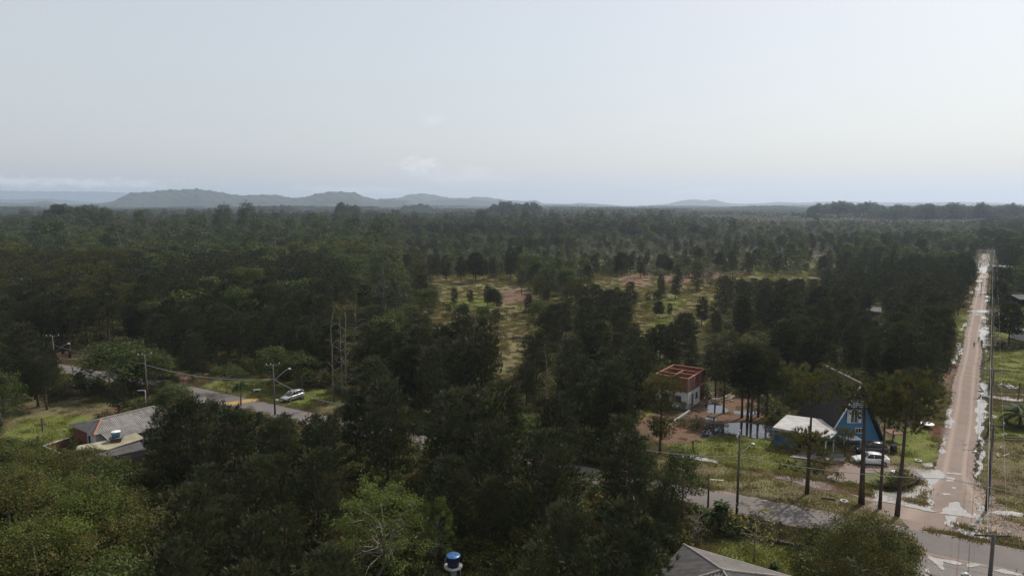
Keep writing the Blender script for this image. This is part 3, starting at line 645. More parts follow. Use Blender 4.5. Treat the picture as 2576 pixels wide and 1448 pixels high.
M_NEARBLK = simple('inner_shade_and_lid_black', (.012, .012, .013), (.02, .02, .02), .9)  # near-black standing in for shade inside openings; also the barrel lid
M_GLASS = simple('window_glass', (.03, .035, .04), (.05, .055, .06), .08, 1, .6)
M_WOOD = simple('weathered_wood', (.13, .10, .08), (.08, .062, .05), .9, 5, bump=.01, stretch=(1, 1, .3))
M_WOODR = simple('reddish_plank_wood', (.20, .10, .075), (.13, .075, .06), .9, 6, stretch=(5, 5, .3))
M_PLANKG = simple('grey_plank_wood', (.16, .155, .15), (.10, .098, .095), .9, 6, stretch=(6, 6, .3))
M_TANKB = simple('blue_tank_plastic', (.045, .13, .30), (.040, .11, .26), .4, 2, .5)
M_TANKD = simple('dark_blue_tank_plastic', (.018, .030, .085), (.015, .025, .07), .45, 2, .5)
M_TANKL = simple('light_blue_tank_plastic', (.10, .30, .46), (.08, .24, .38), .5, 2, .4)
M_POLE = simple('dark_weathered_pole', (.070, .058, .050), (.11, .095, .085), .9, 3, stretch=(1, 1, .2))
M_POLEC = simple('concrete_pole', (.14, .13, .115), (.09, .085, .075), .9, 3, stretch=(1, 1, .2))
M_METAL = simple('galvanised_metal', (.42, .43, .44), (.34, .35, .36), .4, 6, .5, .7)
M_INSUL = simple('glazed_insulator', (.52, .51, .48), (.42, .40, .37), .2, 4, .6)
M_WIRE = simple('aluminium_cable', (.36, .36, .35), (.26, .26, .26), .45, 8, .5, .4)
M_WIREB = simple('black_cable', (.05, .05, .05), (.07, .07, .07), .6, 8)
M_RUB = simple('tyre_rubber', (.018, .018, .018), (.03, .03, .03), .85)
def wall(mb, x0, y0, x1, y1, z0, z1, th, ops=()):
    """wall from (x0,y0) to (x1,y1) with openings (s0, s1, za, zb)"""
    L = math.hypot(x1 - x0, y1 - y0); a = math.atan2(y1 - y0, x1 - x0); cs, sn = math.cos(a), math.sin(a)
    def piece(s0, s1, za, zb):
        if s1 - s0 > .01 and zb - za > .01:
            m = (s0 + s1) / 2; mb.box((x0 + cs * m, y0 + sn * m, (za + zb) / 2), (s1 - s0, th, zb - za), a)
    s = 0
    for (a0, a1, za, zb) in sorted(ops):
        piece(s, a0, z0, z1); piece(a0, a1, z0, za); piece(a0, a1, zb, z1); s = a1
    piece(s, L, z0, z1)
def corrug(mb, poly, period=.18, amp=.028, across=None):
    """corrugated sheet filling a convex planar polygon; ribs run down the slope"""
    P = [Vector(p) for p in poly]; n = (P[1] - P[0]).cross(P[2] - P[0]).normalized()
    if n.z < 0: n = -n
    e = Vector(across).normalized() if across else Vector((0, 0, 1)).cross(n).normalized(); e = (e - n * e.dot(n)).normalized(); d = n.cross(e)
    S = [(p - P[0]).dot(e) for p in P]; D = [(p - P[0]).dot(d) for p in P]
    s0, s1 = min(S) + 1e-4, max(S) - 1e-4; N = max(2, int((s1 - s0) / (period / 6))); vs = []; fs = []
    for i in range(N + 1):
        s = s0 + (s1 - s0) * i / N; hit = []
        for j in range(len(P)):
            a, b = S[j], S[(j + 1) % len(P)]
            if (a - s) * (b - s) <= 0 and a != b: f = (s - a) / (b - a); hit.append(D[j] + (D[(j + 1) % len(P)] - D[j]) * f)
        lo, hi = min(hit), max(hit); off = amp * math.sin(2 * PI * s / period)
        vs += [P[0] + e * s + d * lo + n * off, P[0] + e * s + d * hi + n * off]
        if i: fs.append((2 * i - 2, 2 * i - 1, 2 * i + 1, 2 * i))
    mb.add(vs, fs)
def part_window(t, mb_at, w_, h_, rz=0.0, shutters=False, fm=None, bars=1):
    """window: frame ring + glass in local coordinates at mb_at (centre), facing local -y after rz"""
    M = Matrix.Translation(mb_at) @ Matrix.Rotation(rz, 4, 'Z'); f = MB(); f.T = M; d = .07
    f.box((0, 0, h_ / 2 - d / 2), (w_, .10, d)); f.box((0, 0, -h_ / 2 + d / 2), (w_, .10, d))
    for s in (-1, 1): f.box((s * (w_ / 2 - d / 2), 0, 0), (d, .10, h_ - 2 * d))
    for b in range(bars): f.box((-w_ / 2 + w_ * (b + 1) / (bars + 1), 0, 0), (.05, .08, h_ - 2 * d))
    fo = f.build('window', fm or M_WHITE, t)
    g = MB(); g.T = M; g.box((0, .02, 0), (w_ - 2 * d - .01, .02, h_ - 2 * d - .01)); g.build('pane', M_GLASS, fo)
    if shutters:
        for s in (-1, 1):
            q = MB(); q.T = M @ Matrix.Translation((s * (w_ / 2 + .27), -.12, 0)) @ Matrix.Rotation(s * .35, 4, 'Z'); q.box((0, 0, 0), (.52, .04, h_ * .98))
            for z in range(-4, 5): q.box((0, -.03, z * h_ / 10), (.44, .02, .03))
            q.build('shutter', M_WHITE, t)
def posts(mb, pts, z1, s=.12):
    for x, y in pts: mb.box((x, y, z1 / 2), (s, s, z1))

# unfinished brick house (origin: the corner nearest the camera; x runs along the street grid, y to the left)
t = thing('brick_house', 'roofless unfinished red brick house with white plastered ground floor beside the pond', 'house', (29.3, 110.7), HR)
b = MB(); TH = .16
wall(b, 0, 0, 5.5, 0, .25, 2.9, TH, [(1.5, 2.6, .25, 2.35), (3.4, 4.5, 1.0, 2.25)])
wall(b, 0, 5.7, 0, TH / 2, .25, 2.9, TH, [(1.2, 2.4, .4, 2.3), (3.3, 4.6, 1.0, 2.2)])
b.build('plastered_wall', M_PLAST, t)
b = MB(); wall(b, 5.5, .12, 8.2, .12, .25, 5.35, TH); wall(b, 8.2, .2, 8.2, 5.7, .25, 5.35, TH, [(2.4, 3.4, 1.1, 2.1)]); wall(b, 8.1, 5.78, .08, 5.78, .25, 5.35, TH, [(1.5, 2.6, 3.7, 4.9)])
wall(b, 0, 0, 5.5, 0, 3.05, 5.35, TH, [(3.3, 4.6, 3.75, 4.95)]); wall(b, 0, 5.7, 0, TH / 2, 3.05, 5.35, TH, [(3.2, 3.8, 3.8, 4.9)])
wall(b, .08, 2.9, 5.2, 2.9, 3.05, 5.3, .14, [(3.6, 4.4, 3.05, 5.29)]); wall(b, 3.1, .08, 3.1, 2.82, 3.05, 5.3, .14); wall(b, 5.5, .22, 5.5, 5.6, 3.05, 5.3, .14, [(3.9, 4.7, 3.05, 5.29)]); wall(b, 2.4, 2.98, 2.4, 5.6, 3.05, 5.3, .14)
wall(b, 8.3, 1.0, 9.6, 1.0, .25, 4.3, TH); wall(b, 9.6, 1.08, 9.6, 4.0, .25, 4.3, TH)
b.build('brick_wall', M_BRICK, t)
b = MB()
for q in [(0, 0, 5.5, 0), (8.2, .2, 8.2, 5.7), (8.1, 5.78, .08, 5.78), (0, 5.7, 0, .08), (5.58, .12, 8.1, .12)]: wall(b, *q, 5.352, 5.40, .17)
for q in [(.08, 2.9, 5.2, 2.9), (3.1, .1, 3.1, 2.8), (5.5, .22, 5.5, 5.6), (2.4, 2.99, 2.4, 5.6)]: wall(b, *q, 5.302, 5.345, .15)
b.build('top_course', M_TERRA, t)
b = MB(); b.box((4.1, 2.9, 2.975), (8.5, 5.9, .14)); b.box((4.5, 2.9, .12), (9.4, 6.1, .24)); b.build('floor_slab', M_CONC, t)
for x, y in ((-.02, -.02), (2.55, -.03), (5.52, .0), (8.24, .08), (-.03, 3.1), (-.03, 5.78)): q = MB(); q.box((x, y, 4.2), (.2, .2, 2.36)); q.build('column', M_CONC, t)
d = MB(); d.box((2.05, .05, 1.3), (1.0, .05, 2.05)); d.build('door', M_WOOD, t)
part_window(t, (3.95, 0, 1.62), 1.08, 1.22, 0, fm=M_WOOD); part_window(t, (0, 1.75, 1.6), 1.28, 1.18, PI / 2 * 3, fm=M_WOOD)
d = MB(); d.box((.06, 4.0, 1.3), (.05, 1.1, 1.8)); d.build('opening_shade_panel', M_NEARBLK, t)  # near-black panel fills the opening in place of its inner shade

# left house with big corrugated roof
t = thing('bungalow', 'low house with a large weathered corrugated roof at left, by the green lawn', 'house', (-56.7, 89.4), HR)
r = MB(); ZR = 4.25
corrug(r, [(2.2, 2.5, ZR), (9.6, 2.5, ZR), (11.6, 0, 3.0), (0.0, 0, 3.0)], .26, .032, (1, 0, 0))
corrug(r, [(.9, -.02, 2.98), (11.6, -.02, 2.98), (12.2, -2.2, 2.4), (.9, -2.2, 2.4)], .26, .032, (1, 0, 0))
corrug(r, [(2.2, 2.5, ZR), (9.6, 2.5, ZR), (12.0, 7.6, 2.9), (0, 8, 2.9)], .26, .032, (1, 0, 0)); corrug(r, [(9.6, 2.5, ZR), (11.6, 0, 3.0), (12.0, 7.6, 2.9)], .26, .032)
r.build('roof', M_FIBRE, t)
r = MB(); corrug(r, [(2.15, 2.5, ZR + .01), (0, 8, 3.0), (0, 0, 3.0)], .26, .032, (0, 1, 0)); r.build('hip_roof', M_FIBRED, t)
r = MB(); r.tube([(2.2, 2.5, ZR + .06), (0, -.02, 3.05)], .11, 6); r.build('ridge_tiles', M_TILEO, t)
r = MB(); r.tube([(2.2, 2.5, ZR + .06), (9.6, 2.5, ZR + .06)], .09, 6); r.build('ridge_cap', M_RIDGE, t)
b = MB(); wall(b, .6, 7.4, .6, 3.2, 0, 2.9, .18); wall(b, .6, 7.4, 11, 7.4, 0, 2.8, .18); wall(b, 11, 7.3, 11, .4, 0, 2.8, .18); b.build('brick_wall', M_BRICK, t)
b = MB(); wall(b, .6, 3.2, .6, .5, 0, 2.85, .18, [(.2, 1.0, .9, 2.3)]); wall(b, .7, .5, 11, .5, 0, 2.8, .18, [(1.0, 2.2, .2, 2.3)]); b.build('plastered_wall', M_PLAST, t)
b = MB(); b.box((.62, 2.6, 1.6), (.06, .78, 1.36)); b.build('window', M_GLASS, t)
t = thing('lean_to', 'flat mossy concrete roof slab on plank walls in front of the corrugated roof house', 'shed', (-56.7, 89.4), HR)
b = MB(); b.slab([(-3.3, -2.6, 2.55), (-.8, -5.6, 2.45), (4.2, -5.2, 2.5), (4.4, -2.35, 2.6), (.8, -2.35, 2.6), (-2.6, -1.2, 2.6)], .12); b.build('roof_slab', M_MOSSC, t)
b = MB(); wall(b, -3.0, -2.7, -.8, -5.35, 0, 2.4, .12); wall(b, -.7, -5.3, 4.0, -5.0, 0, 2.33, .12); b.build('plank_wall', M_PLANKG, t)
t = thing('plank_shed', 'grey and red plank shed with a dark sheet roof behind the near pines at left', 'shed', (-56.7, 89.4), HR)
b = MB(); wall(b, -3.6, -7.2, 2.4, -8.6, 0, 1.3, .1); b.build('red_plank_wall', M_WOODR, t); b = MB(); wall(b, -3.6, -7.2, 2.4, -8.6, 1.302, 2.1, .1); wall(b, -3.6, -7.1, -3.3, -5.6, 0, 2.1, .1); b.build('grey_plank_wall', M_PLANKG, t)
b = MB(); corrug(b, [(-3.8, -7.3, 2.2), (2.5, -8.7, 2.2), (3.2, -5.9, 2.42), (-3.2, -5.7, 2.42)], .18, .02, (1, 0, 0)); b.build('sheet_roof', M_FIBRED, t)
t = thing('yard_wall', 'low red brick yard wall with pale coping beside the corrugated roof house', 'wall', (-56.7, 89.4), HR)
b = MB(); wall(b, -3.6, -1.0, -3.6, 6.6, 0, 1.25, .15); wall(b, -3.5, 6.6, -.2, 7.2, 0, 1.25, .15); wall(b, -3.6, -1.1, -3.0, -2.4, 0, 1.6, .15); b.build('brick_wall', M_BRICK, t)
b = MB(); wall(b, -3.6, 1.2, -3.6, 3.9, 1.253, 1.31, .22); wall(b, -3.6, 4.0, -3.6, 6.75, 1.253, 1.31, .22); wall(b, -3.5, 6.68, -.2, 7.28, 1.253, 1.31, .2); b.build('coping', M_PLAST, t)
def tank(name, label, loc, r, h, body, lid, stand=None, zbase=0.0, stand_m=None, rib=True):
    t = thing(name, label, 'water tank', loc, .4)
    b = MB(); b.lathe([(r * .80, zbase), (r * .84, zbase + h * .3), (r * .90, zbase + h * .33), (r * .92, zbase + h * .8), (r * .97, zbase + h * .86)], n=22); b.build('tank_body', body, t, True)
    l = MB(); l.lathe([(r * 1.0, zbase + h * .865), (r * 1.03, zbase + h * .90), (r * .98, zbase + h * .94), (r * .5, zbase + h * 1.0), (r * .12, zbase + h * 1.02)], n=22)
    for a in range(3): l.box((math.cos(a * 2.09) * r * .35, math.sin(a * 2.09) * r * .35, zbase + h * 1.005), (r * .55, .05, .05), a * 2.09)
    l.build('lid', lid, t, True)
    if stand: stand(t)
    return t
tx, ty = G(184 + .0, 1120); 
def brick_stand(t): b = MB(); b.box((0, 0, 2.05), (1.25, 1.1, 1.9)); b.build('brick_pedestal', M_BRICK, t); b = MB(); b.box((.05, 0, 3.05), (1.7, 1.35, .1)); b.build('slab', M_FIBRED, t)
q = G(291, 1086, 3.8); tank('water_tank', 'light blue water tank on a brick pedestal above the corrugated roof at left', q, .58, .85, M_TANKL, M_WHITE, brick_stand, 3.1)
def post_stand(t):
    b = MB(); b.box((0, 0, 1.12), (.5, .42, 2.24), 0, .9); b.build('concrete_post', M_CONCL, t)
    b = MB(); b.lathe([(.45, 2.22), (.82, 2.38), (.82, 2.46), (.3, 2.47)], n=16); b.build('platform', M_CONCL, t)
    b = MB(); b.tube([(.25, 0, 2.1), (.7, .1, 1.9), (.75, .1, .2)], .03); b.tube([(-.75, .2, 2.5), (-.6, .3, 3.2)], .02); b.build('pipe', M_WHITE, t)
tank('water_tank', 'dark blue water tank with a bright blue lid on a concrete post at bottom centre', G(1140, 1394, 3.5), .62, 1.05, M_TANKD, M_TANKB, post_stand, 2.48)

# pyramid roof house at the bottom edge
t = thing('hip_roof_house', 'house under a grey corrugated pyramid roof at the bottom edge, cut by the frame', 'house', (15.8, 59.5), HR + PI)
S_ = 10.4; AP = (5.2, 5.2, 4.55)
r = MB(); corrug(r, [(0, 0, 3), (0, S_, 3), AP], .25, .045); corrug(r, [(S_, 0, 3), (S_, S_, 3), AP], .25, .045); corrug(r, [(0, S_, 3), (S_, S_, 3), AP], .25, .045); r.build('roof', M_FIBREB, t)
r = MB(); corrug(r, [(0, 0, 3), (S_, 0, 3), AP], .25, .045); r.build('shaded_roof_face', M_FIBREB, t)
r = MB()
for c_ in ((0, 0), (S_, 0), (0, S_), (S_, S_)): r.tube([(AP[0], AP[1], AP[2] + .06), ((AP[0] + c_[0]) / 2, (AP[1] + c_[1]) / 2, 3.86), (c_[0], c_[1], 3.05)], .10, 6)
r.lathe([(.2, AP[2]), (.16, AP[2] + .2), (.05, AP[2] + .25)], (AP[0], AP[1], 0), 8); r.build('ridge_cap', M_RIDGE, t)
b = MB(); wall(b, .7, .7, S_ - .7, .7, 0, 2.95, .18, [(2, 3.2, 1, 2.2)]); wall(b, .7, .8, .7, S_ - .7, 0, 2.95, .18, [(4, 5.2, 1, 2.2)]); wall(b, S_ - .7, .8, S_ - .7, S_ - .7, 0, 2.95, .18); wall(b, .8, S_ - .7, S_ - .8, S_ - .7, 0, 2.95, .18); b.build('wall', M_PLAST, t)
b = MB(); b.tube([(.02, -.1, 2.98), (.02, S_ + .1, 2.98)], .05, 6); b.build('gutter', M_METAL, t)

# A-frame house
t = thing('a_frame_house', 'steep A-frame house with a blue gable front and dark roof near the parked cars', 'house', (49.2, 94.4), .02)
HA, WA, LA = 8.9, 4.1, 10.5
for s in (-1, 1):
    r = MB(); n = Vector((s * HA, 0, WA)).normalized() * .16
    q = [(0, -.9, HA), (0, LA, HA), (s * WA * 1.04, LA, -.0), (s * WA * 1.04, .1, 0)]
    if s < 0: q = q[::-1]
    vs = [Vector(p) for p in q]; r.add([tuple(v + n) for v in vs] + [tuple(v) for v in vs], [(3, 2, 1, 0), (4, 5, 6, 7), (0, 1, 5, 4), (1, 2, 6, 5), (2, 3, 7, 6), (3, 0, 4, 7)]); r.build('roof_slope', M_SHING, t)
    r = MB(); r.tube([(s * .12, -.95, HA + .1), (s * (WA * 1.04 + .12), .03, .05)], .10, 4); r.build('bargeboard', M_WHITE if s < 0 else M_PLANKG, t)
r = MB(); r.box((0, LA / 2 - .5, HA + .24), (.15, LA + 1.0, .05)); r.build('ridge_cap', M_RIDGE, t)
r = MB(); r.v = [(-WA * .97, .55, 0), (WA * .97, .55, 0), (0, .55, HA * .97), (-WA * .97, .7, 0), (WA * .97, .7, 0), (0, .7, HA * .97)]; r.f = [(0, 1, 2), (5, 4, 3), (0, 3, 4, 1), (1, 4, 5, 2), (2, 5, 3, 0)]; r.mi = [0] * 5; r.build('gable_wall', M_BLUE, t)
r = MB(); r.v = [(-WA * .97, LA - .5, 0), (WA * .97, LA - .5, 0), (0, LA - .5, HA * .97), (-WA * .97, LA - .4, 0), (WA * .97, LA - .4, 0), (0, LA - .4, HA * .97)]; r.f = [(0, 1, 2), (5, 4, 3), (0, 3, 4, 1), (1, 4, 5, 2), (2, 5, 3, 0)]; r.mi = [0] * 5; r.build('rear_wall', M_BLUE, t)
part_window(t, (-.15, .48, 3.95), 1.05, 1.95, 0, True); part_window(t, (.75, .48, 1.85), 1.25, .8, 0, bars=2)
b = MB()
for z in (5.35, 5.62, 5.89, 6.16): hw = WA * (1 - z / HA) * 1.0 + .12; b.box((0, .3, z), (2 * hw, .06, .09))
for x in (-.9, 0, .9): b.box((x, .34, 5.74), (.06, .06, .95))
b.build('balcony_rail', M_WHITE, t)
b = MB(); b.box((0, .30, 5.22), (3.2, .6, .1)); b.build('balcony_floor', M_WOOD, t)
b = MB(); b.v = [(-.75, .50, 6.45), (.75, .50, 6.45), (0, .50, 8.0)]; b.f = [(0, 1, 2)]; b.mi = [0]; b.build('attic_shade_panel', M_NEARBLK, t)  # flat near-black triangle paints the opening's inner shade onto the gable
b = MB(); b.box((-1.2, -.6, 1.15), (2.6, 1.9, .1)); posts(b, [(-2.4, -1.4), (0, -1.4)], 1.1, .1); b.build('porch', M_WHITE, t)
t = thing('carport', 'blue walled carport with a flat pale concrete roof left of the A-frame house', 'carport', (36.9, 93.5), 0)
L_ = lambda x, y, z=2.8: (x - 36.9, y - 93.5, z)
b = MB(); b.slab([L_(36.9, 93.5), L_(43.2, 89.4, 2.62), L_(45.2, 91.6), L_(45.4, 97.2), L_(41.2, 99.3)][::1], .14); b.slab([L_(36.75, 93.4, 2.62), L_(42.9, 89.3, 2.50), L_(43.15, 89.5, 2.46), L_(37.0, 93.6, 2.58)], .14); b.build('roof_slab', M_CONCL, t)
b = MB(); wall(b, .4, .15, 3.0, 4.5, 0, 2.55, .15, [(1.5, 2.5, .9, 2)]); wall(b, 3.1, 4.5, 7.5, 2.6, 0, 2.5, .15); wall(b, .45, 0, 2.8, -1.45, 0, 2.40, .15); b.build('blue_wall', simple('darkened_blue', (.035, .105, .18), (.03, .085, .15), .7, 2), t)  # wall blue darkened below the gable blue so it stands out less
for x, y in ((5.9, -3.6), (7.7, -2.1)): q = MB(); q.box((x, y, 1.2), (.14, .14, 2.4)); q.build('post', M_WHITE, t)
b = MB(); b.box((4.6, -2.3, 2.2), (1.6, .05, .35), -.58); b.build('lattice', M_PLANKG, t)
po = GP([(1985, 1150), (2040, 1132), (2134, 1146), (2120, 1161), (2040, 1156)]); b = MB(); b.prism(po, .0, .12); tag(b.build('concrete_pad', M_CONC), 'grey concrete parking pad in front of the blue walled carport', 'parking pad')
t = thing('dome_tank', 'white domed tank standing between the carport and the A-frame front', 'water tank', G(2110, 1108)); b = MB(); b.lathe([(.8, 1.6), (.84, 2.2)], n=20); b.build('tank_body', M_PLAST, t, True); b = MB(); b.lathe([(.86, 2.2), (.75, 2.45), (.45, 2.62), (.1, 2.68)], n=20); b.build('lid', M_WHITE, t, True); 
for x, y in ((-.5, -.5), (.5, -.5), (.5, .5), (-.5, .5)): b = MB(); b.box((x, y, .79), (.14, .14, 1.58)); b.build('leg', M_WOOD, t)
t = thing('timber_deck', 'small raised timber deck with posts right of the A-frame house', 'deck', G(2247, 1108), .1)
b = MB(); b.box((0, 0, 1.3), (1.9, 2.2, .12)); b.build('floor', M_WOODR, t)
for x in (-.8, .8):
    for y in (-1, 1): q = MB(); q.box((x, y, .95), (.12, .12, 1.9)); q.build('post', M_WOOD, t)
b = MB(); b.box((0, -1.06, 1.85), (1.9, .06, .08)); b.box((.9, 0, 1.85), (.06, 2.1, .08)); b.build('rail', M_WOOD, t)

# small roofs among the trees and at the right edge
def hut(name, label, cat, loc, rz, w_, d_, h_, roofm, wallm, rise=.7, over=.4):
    t = thing(name, label, cat, loc, rz); b = MB(); wall(b, -w_ / 2, -d_ / 2, w_ / 2, -d_ / 2, 0, h_, .15, [(w_ * .3, w_ * .3 + .9, .9, 1.9), (w_ * .6, w_ * .6 + .9, .05, 2.05)]); wall(b, w_ / 2, -d_ / 2 + .08, w_ / 2, d_ / 2, 0, h_, .15); wall(b, w_ / 2 - .08, d_ / 2, -w_ / 2, d_ / 2, 0, h_, .15); wall(b, -w_ / 2, d_ / 2 - .08, -w_ / 2, -d_ / 2 + .08, 0, h_, .15); b.build('wall', wallm, t)
    r = MB(); a, c_ = w_ / 2 + over, d_ / 2 + over
    corrug(r, [(-a, -c_, h_), (a, -c_, h_), (a, 0, h_ + rise), (-a, 0, h_ + rise)], .2, .03, (1, 0, 0)); corrug(r, [(-a, c_, h_), (a, c_, h_), (a, 0, h_ + rise), (-a, 0, h_ + rise)], .2, .03, (1, 0, 0)); r.build('roof', roofm, t)
    r = MB(); r.tube([(-a, 0, h_ + rise + .05), (a, 0, h_ + rise + .05)], .09); r.build('ridge_cap', M_RIDGE, t)
    b = MB(); b.box((-w_ / 2 + w_ * .3 + .45, -d_ / 2 + .02, 1.4), (.88, .05, .98)); b.build('window', M_GLASS, t); b = MB(); b.box((-w_ / 2 + w_ * .6 + .45, -d_ / 2 + .02, 1.05), (.88, .05, 1.98)); b.build('door', M_WOOD, t)
M_ROOFW = simple('pale_sheet_roof', (.62, .63, .63), (.50, .51, .51), .5, 2)
hut('cottage', 'long low house with a grey roof and dark veranda at the right edge', 'house', G(2590, 768), 0, 12, 7, 2.7, M_FIBRE, M_NEARBLK, 1.0, .9)  # veranda shade is put into the near-black wall colour
hut('cottage', 'house with a bright white sheet roof among trees right of the far dirt road', 'house', G(2531, 685), 0, 15, 6, 2.8, M_ROOFW, M_PLAST, .8)
hut('cottage', 'small pale green roofed house at the right edge behind a round pine', 'house', G(2590, 855), 0, 6, 5, 2.4, simple('pale_green_roof', (.40, .52, .46), (.32, .42, .38), .6), M_PLAST, .7)
hut('cottage', 'grey roofed cabin half hidden in the dark pines left of the dirt road', 'house', G(2196, 802), -.5, 3.2, 4, 2.6, M_FIBRE, M_WOOD, 1.2)
hut('cottage', 'small shed roof beside the paved road behind the left bungalow', 'shed', G(487, 1038), .5, 3.2, 3.0, 2.0, M_FIBRE, M_CONC, .5)
hut('cottage', 'distant white sheds on the far open field at the horizon', 'shed', G(1520, 545), 0, 40, 18, 5, M_ROOFW, M_PLAST, 3)

# poles, lamps and wires
def pole(name, label, loc, H_, arm_az=None, arm_w=2.4, mat=None, lamp=None, group=None, r=.13, tilt=(0, 0)):
    t = thing(name, label, 'utility pole', loc, 0, group); t.rotation_euler = (tilt[0], tilt[1], 0)
    b = MB(); b.tube([(0, 0, 0), (0, 0, H_)], [r * 1.25, r * .8], 8); b.build('shaft', mat or M_POLE, t, True)
    if arm_az is not None:
        ca_, sa = math.cos(arm_az), math.sin(arm_az); b = MB(); b.box((-sa * .16, ca_ * .16, H_ - .18), (arm_w, .11, .13), arm_az)
        for s in (-1, 1): b.tube([(-sa * .15 + s * ca_ * .55, ca_ * .15 + s * sa * .55, H_ - .25), (0, 0, H_ - .8)], .02, 4)
        b.build('crossarm', mat or M_POLE, t)
        for s in (-.92, -.30, .92):
            q = MB(); q.lathe([(.03, 0), (.03, .09), (.09, .10), (.11, .16), (.07, .20), (.10, .23), (.05, .30)], (s * arm_w / 2 * ca_ - sa * .16, s * arm_w / 2 * sa + ca_ * .16, H_ - .11), 8); q.build('insulator', M_INSUL, t, True)
    if lamp is not None:
        la, lz, ll = lamp; c2, s2 = math.cos(la), math.sin(la); b = MB(); b.tube([(0, 0, lz), (c2 * ll * .4, s2 * ll * .4, lz + ll * .35), (c2 * ll * .8, s2 * ll * .8, lz + ll * .66), (c2 * ll, s2 * ll, lz + ll * .70)], .035, 6); a = b.build('lamp_arm', M_METAL, t, True)
        b = MB(); b.lathe([(.05, .05), (.20, -.02), (.17, .14), (.06, .2)], (0, 0, 0), 10); o_ = b.build('lamp_head', M_INSUL, t, True); o_.location = (c2 * (ll + .15), s2 * (ll + .15), lz + ll * .70); o_.scale = (1.5, 1, 1); o_.rotation_euler = (0, .2, la)
    return t
def wire(pts, sag, r, label, mat=None, group=None):
    m = MB(); P = [Vector(p) for p in pts]; L = []
    for a, b in zip(P[:-1], P[1:]): L += [a.lerp(b, i / 10) - Vector((0, 0, sag * 4 * (i / 10) * (1 - i / 10))) for i in range(10)]
    m.tube(L + [P[-1]], r, 4, False); return tag(m.build('overhead_wire', mat or M_WIRE), label, 'power line', group)
RP = [Vector((35.4 + 17.75 * i, 47.6 + 25.3 * i, 0)) for i in range(9)]
names = ['utility pole with a crossarm at the bottom right corner, nearest on the dirt road line', 'second roadside pole from the camera, beside the flooded ditch', 'third roadside pole, by the first flooded side lane', 'fourth roadside pole, level with the two people on the dirt road', 'fifth roadside pole along the dirt road, beside the round pine',
         'sixth roadside pole along the dirt road', 'seventh roadside pole, where the road becomes flooded', 'eighth roadside pole far up the flooded road', 'ninth and farthest roadside pole on the flooded road']
for i, p in enumerate(RP): pole('utility_pole', names[i], p, 10, -.07, 2.5, M_POLE, (PI - .1, 5.6, 1.6) if i in (0, 1, 2, 4) else None, 'utility poles along the dirt road', r=.15)
for s, lb in ((-.92, 'left'), (-.30, 'middle'), (.92, 'right')):
    wire([(p.x + s * 1.25, p.y + .16, 10.15) for p in RP] + [(RP[-1].x + 90, RP[-1].y + 128, 9.5)], .45, .022 if lb == 'middle' else .008, f'{lb} wire strung on the crossarms of the dirt road poles', None, 'wires along the dirt road')
wire([(p.x, p.y, 7.6) for p in RP[:6]], .5, .03, 'thick lower cable below the crossarms along the dirt road', M_WIREB)
pa = G(1853, 1302); pb = G(692, 1043); pc = (-63.4, 115.5); pd_ = (-90.0, 131.5)
AZP = math.atan2(54, 28)
pole('utility_pole', 'dark pole with street lamp standing by the paved road at right of centre', pa, 9.45, AZP, 2.2, M_POLE, (.25, 7.1, 1.5))
pole('utility_pole', 'concrete pole with street lamp by the silver car', pb, 8.4, .5, 2.2, M_POLEC, (.55, 5.6, 2.4))
pole('utility_pole', 'concrete pole topped with a crossarm above the bushes left of the paved road', pc, 8.4, .45, 2.2, M_POLEC)
pole('utility_pole', 'thin pole with crossarm and lamp at far left by the walking man', pd_, 8.6, .45, 2.2, M_POLEC, (.5, 5.0, 2.4))
pole('utility_pole', 'slim bare concrete pole at the edge of the pines right of the A-frame roof', (68.4, 118.0), 8.2, None, 2, M_POLEC, None, None, .14)
pole('utility_pole', 'distant crossarm pole among thin trunks at upper left', G(133, 845), 10.5, .4, 2.4, M_POLEC, (.5, 7.5, 2.2))
q = G(1781, 1275); pole('lamp_post', 'short dark post with a side lamp by the paved road', q, 4.0, None, 2, M_POLE, None, None, .10)
t = thing('service_pipe', 'white bent service pipe behind the left corrugated roof', 'pipe', G(369, 1037)); b = MB(); b.tube([(0, 0, 0), (0, 0, 3.6), (-.05, 0, 3.75), (-1.3, .1, 3.7)], .06, 6); b.build('pipe', M_WHITE, t)
m = MB(); m.tube([(q[0], q[1], 3.3), (q[0] + 1.6, q[1], 3.2)], .018, 5); m.lathe([(.03, 0), (.09, .05), (.03, .12)], (q[0] + 1.65, q[1], 3.1), 8); tag(m.build('wall_lamp', M_METAL), 'small lamp on a thin horizontal arm over the paved road edge', 'lamp')
wire([(pa[0], pa[1], 7.0), (44, 66, 6.6), (62, 56.5, 7)], .5, .032, 'thick twisted cable crossing the junction at lower right')
wire([(*G(1600, 1127, 7), 7.0), (pa[0], pa[1], 7.0)], .3, .03, 'thick twisted cable reaching the lamp pole by the paved road from the left')
wire([(pd_[0], pd_[1], 6.8), (pc[0], pc[1], 6.8)], .5, .03, 'cable between the two left poles beyond the round bush')
wire([(pc[0], pc[1], 6.6), (pb[0], pb[1], 6.0), (*G(900, 1020, 5.5), 5.5)], 1.0, .045, 'twisted pale cable sagging over the silver car')
wire([(68.4, 118.0, 8.0), (RP[2].x, RP[2].y, 8.0)], .4, .015, 'thin wire crossing above the dirt road from the slim concrete pole')
wire([(RP[2].x, RP[2].y, 9.6), (RP[2].x + 40, RP[2].y - 2, 9.0)], .4, .015, 'thin wire leaving the third roadside pole to the right')
fp = [G(2562, 1003), G(2467, 745), G(1743, 1131), G(395, 1055)]
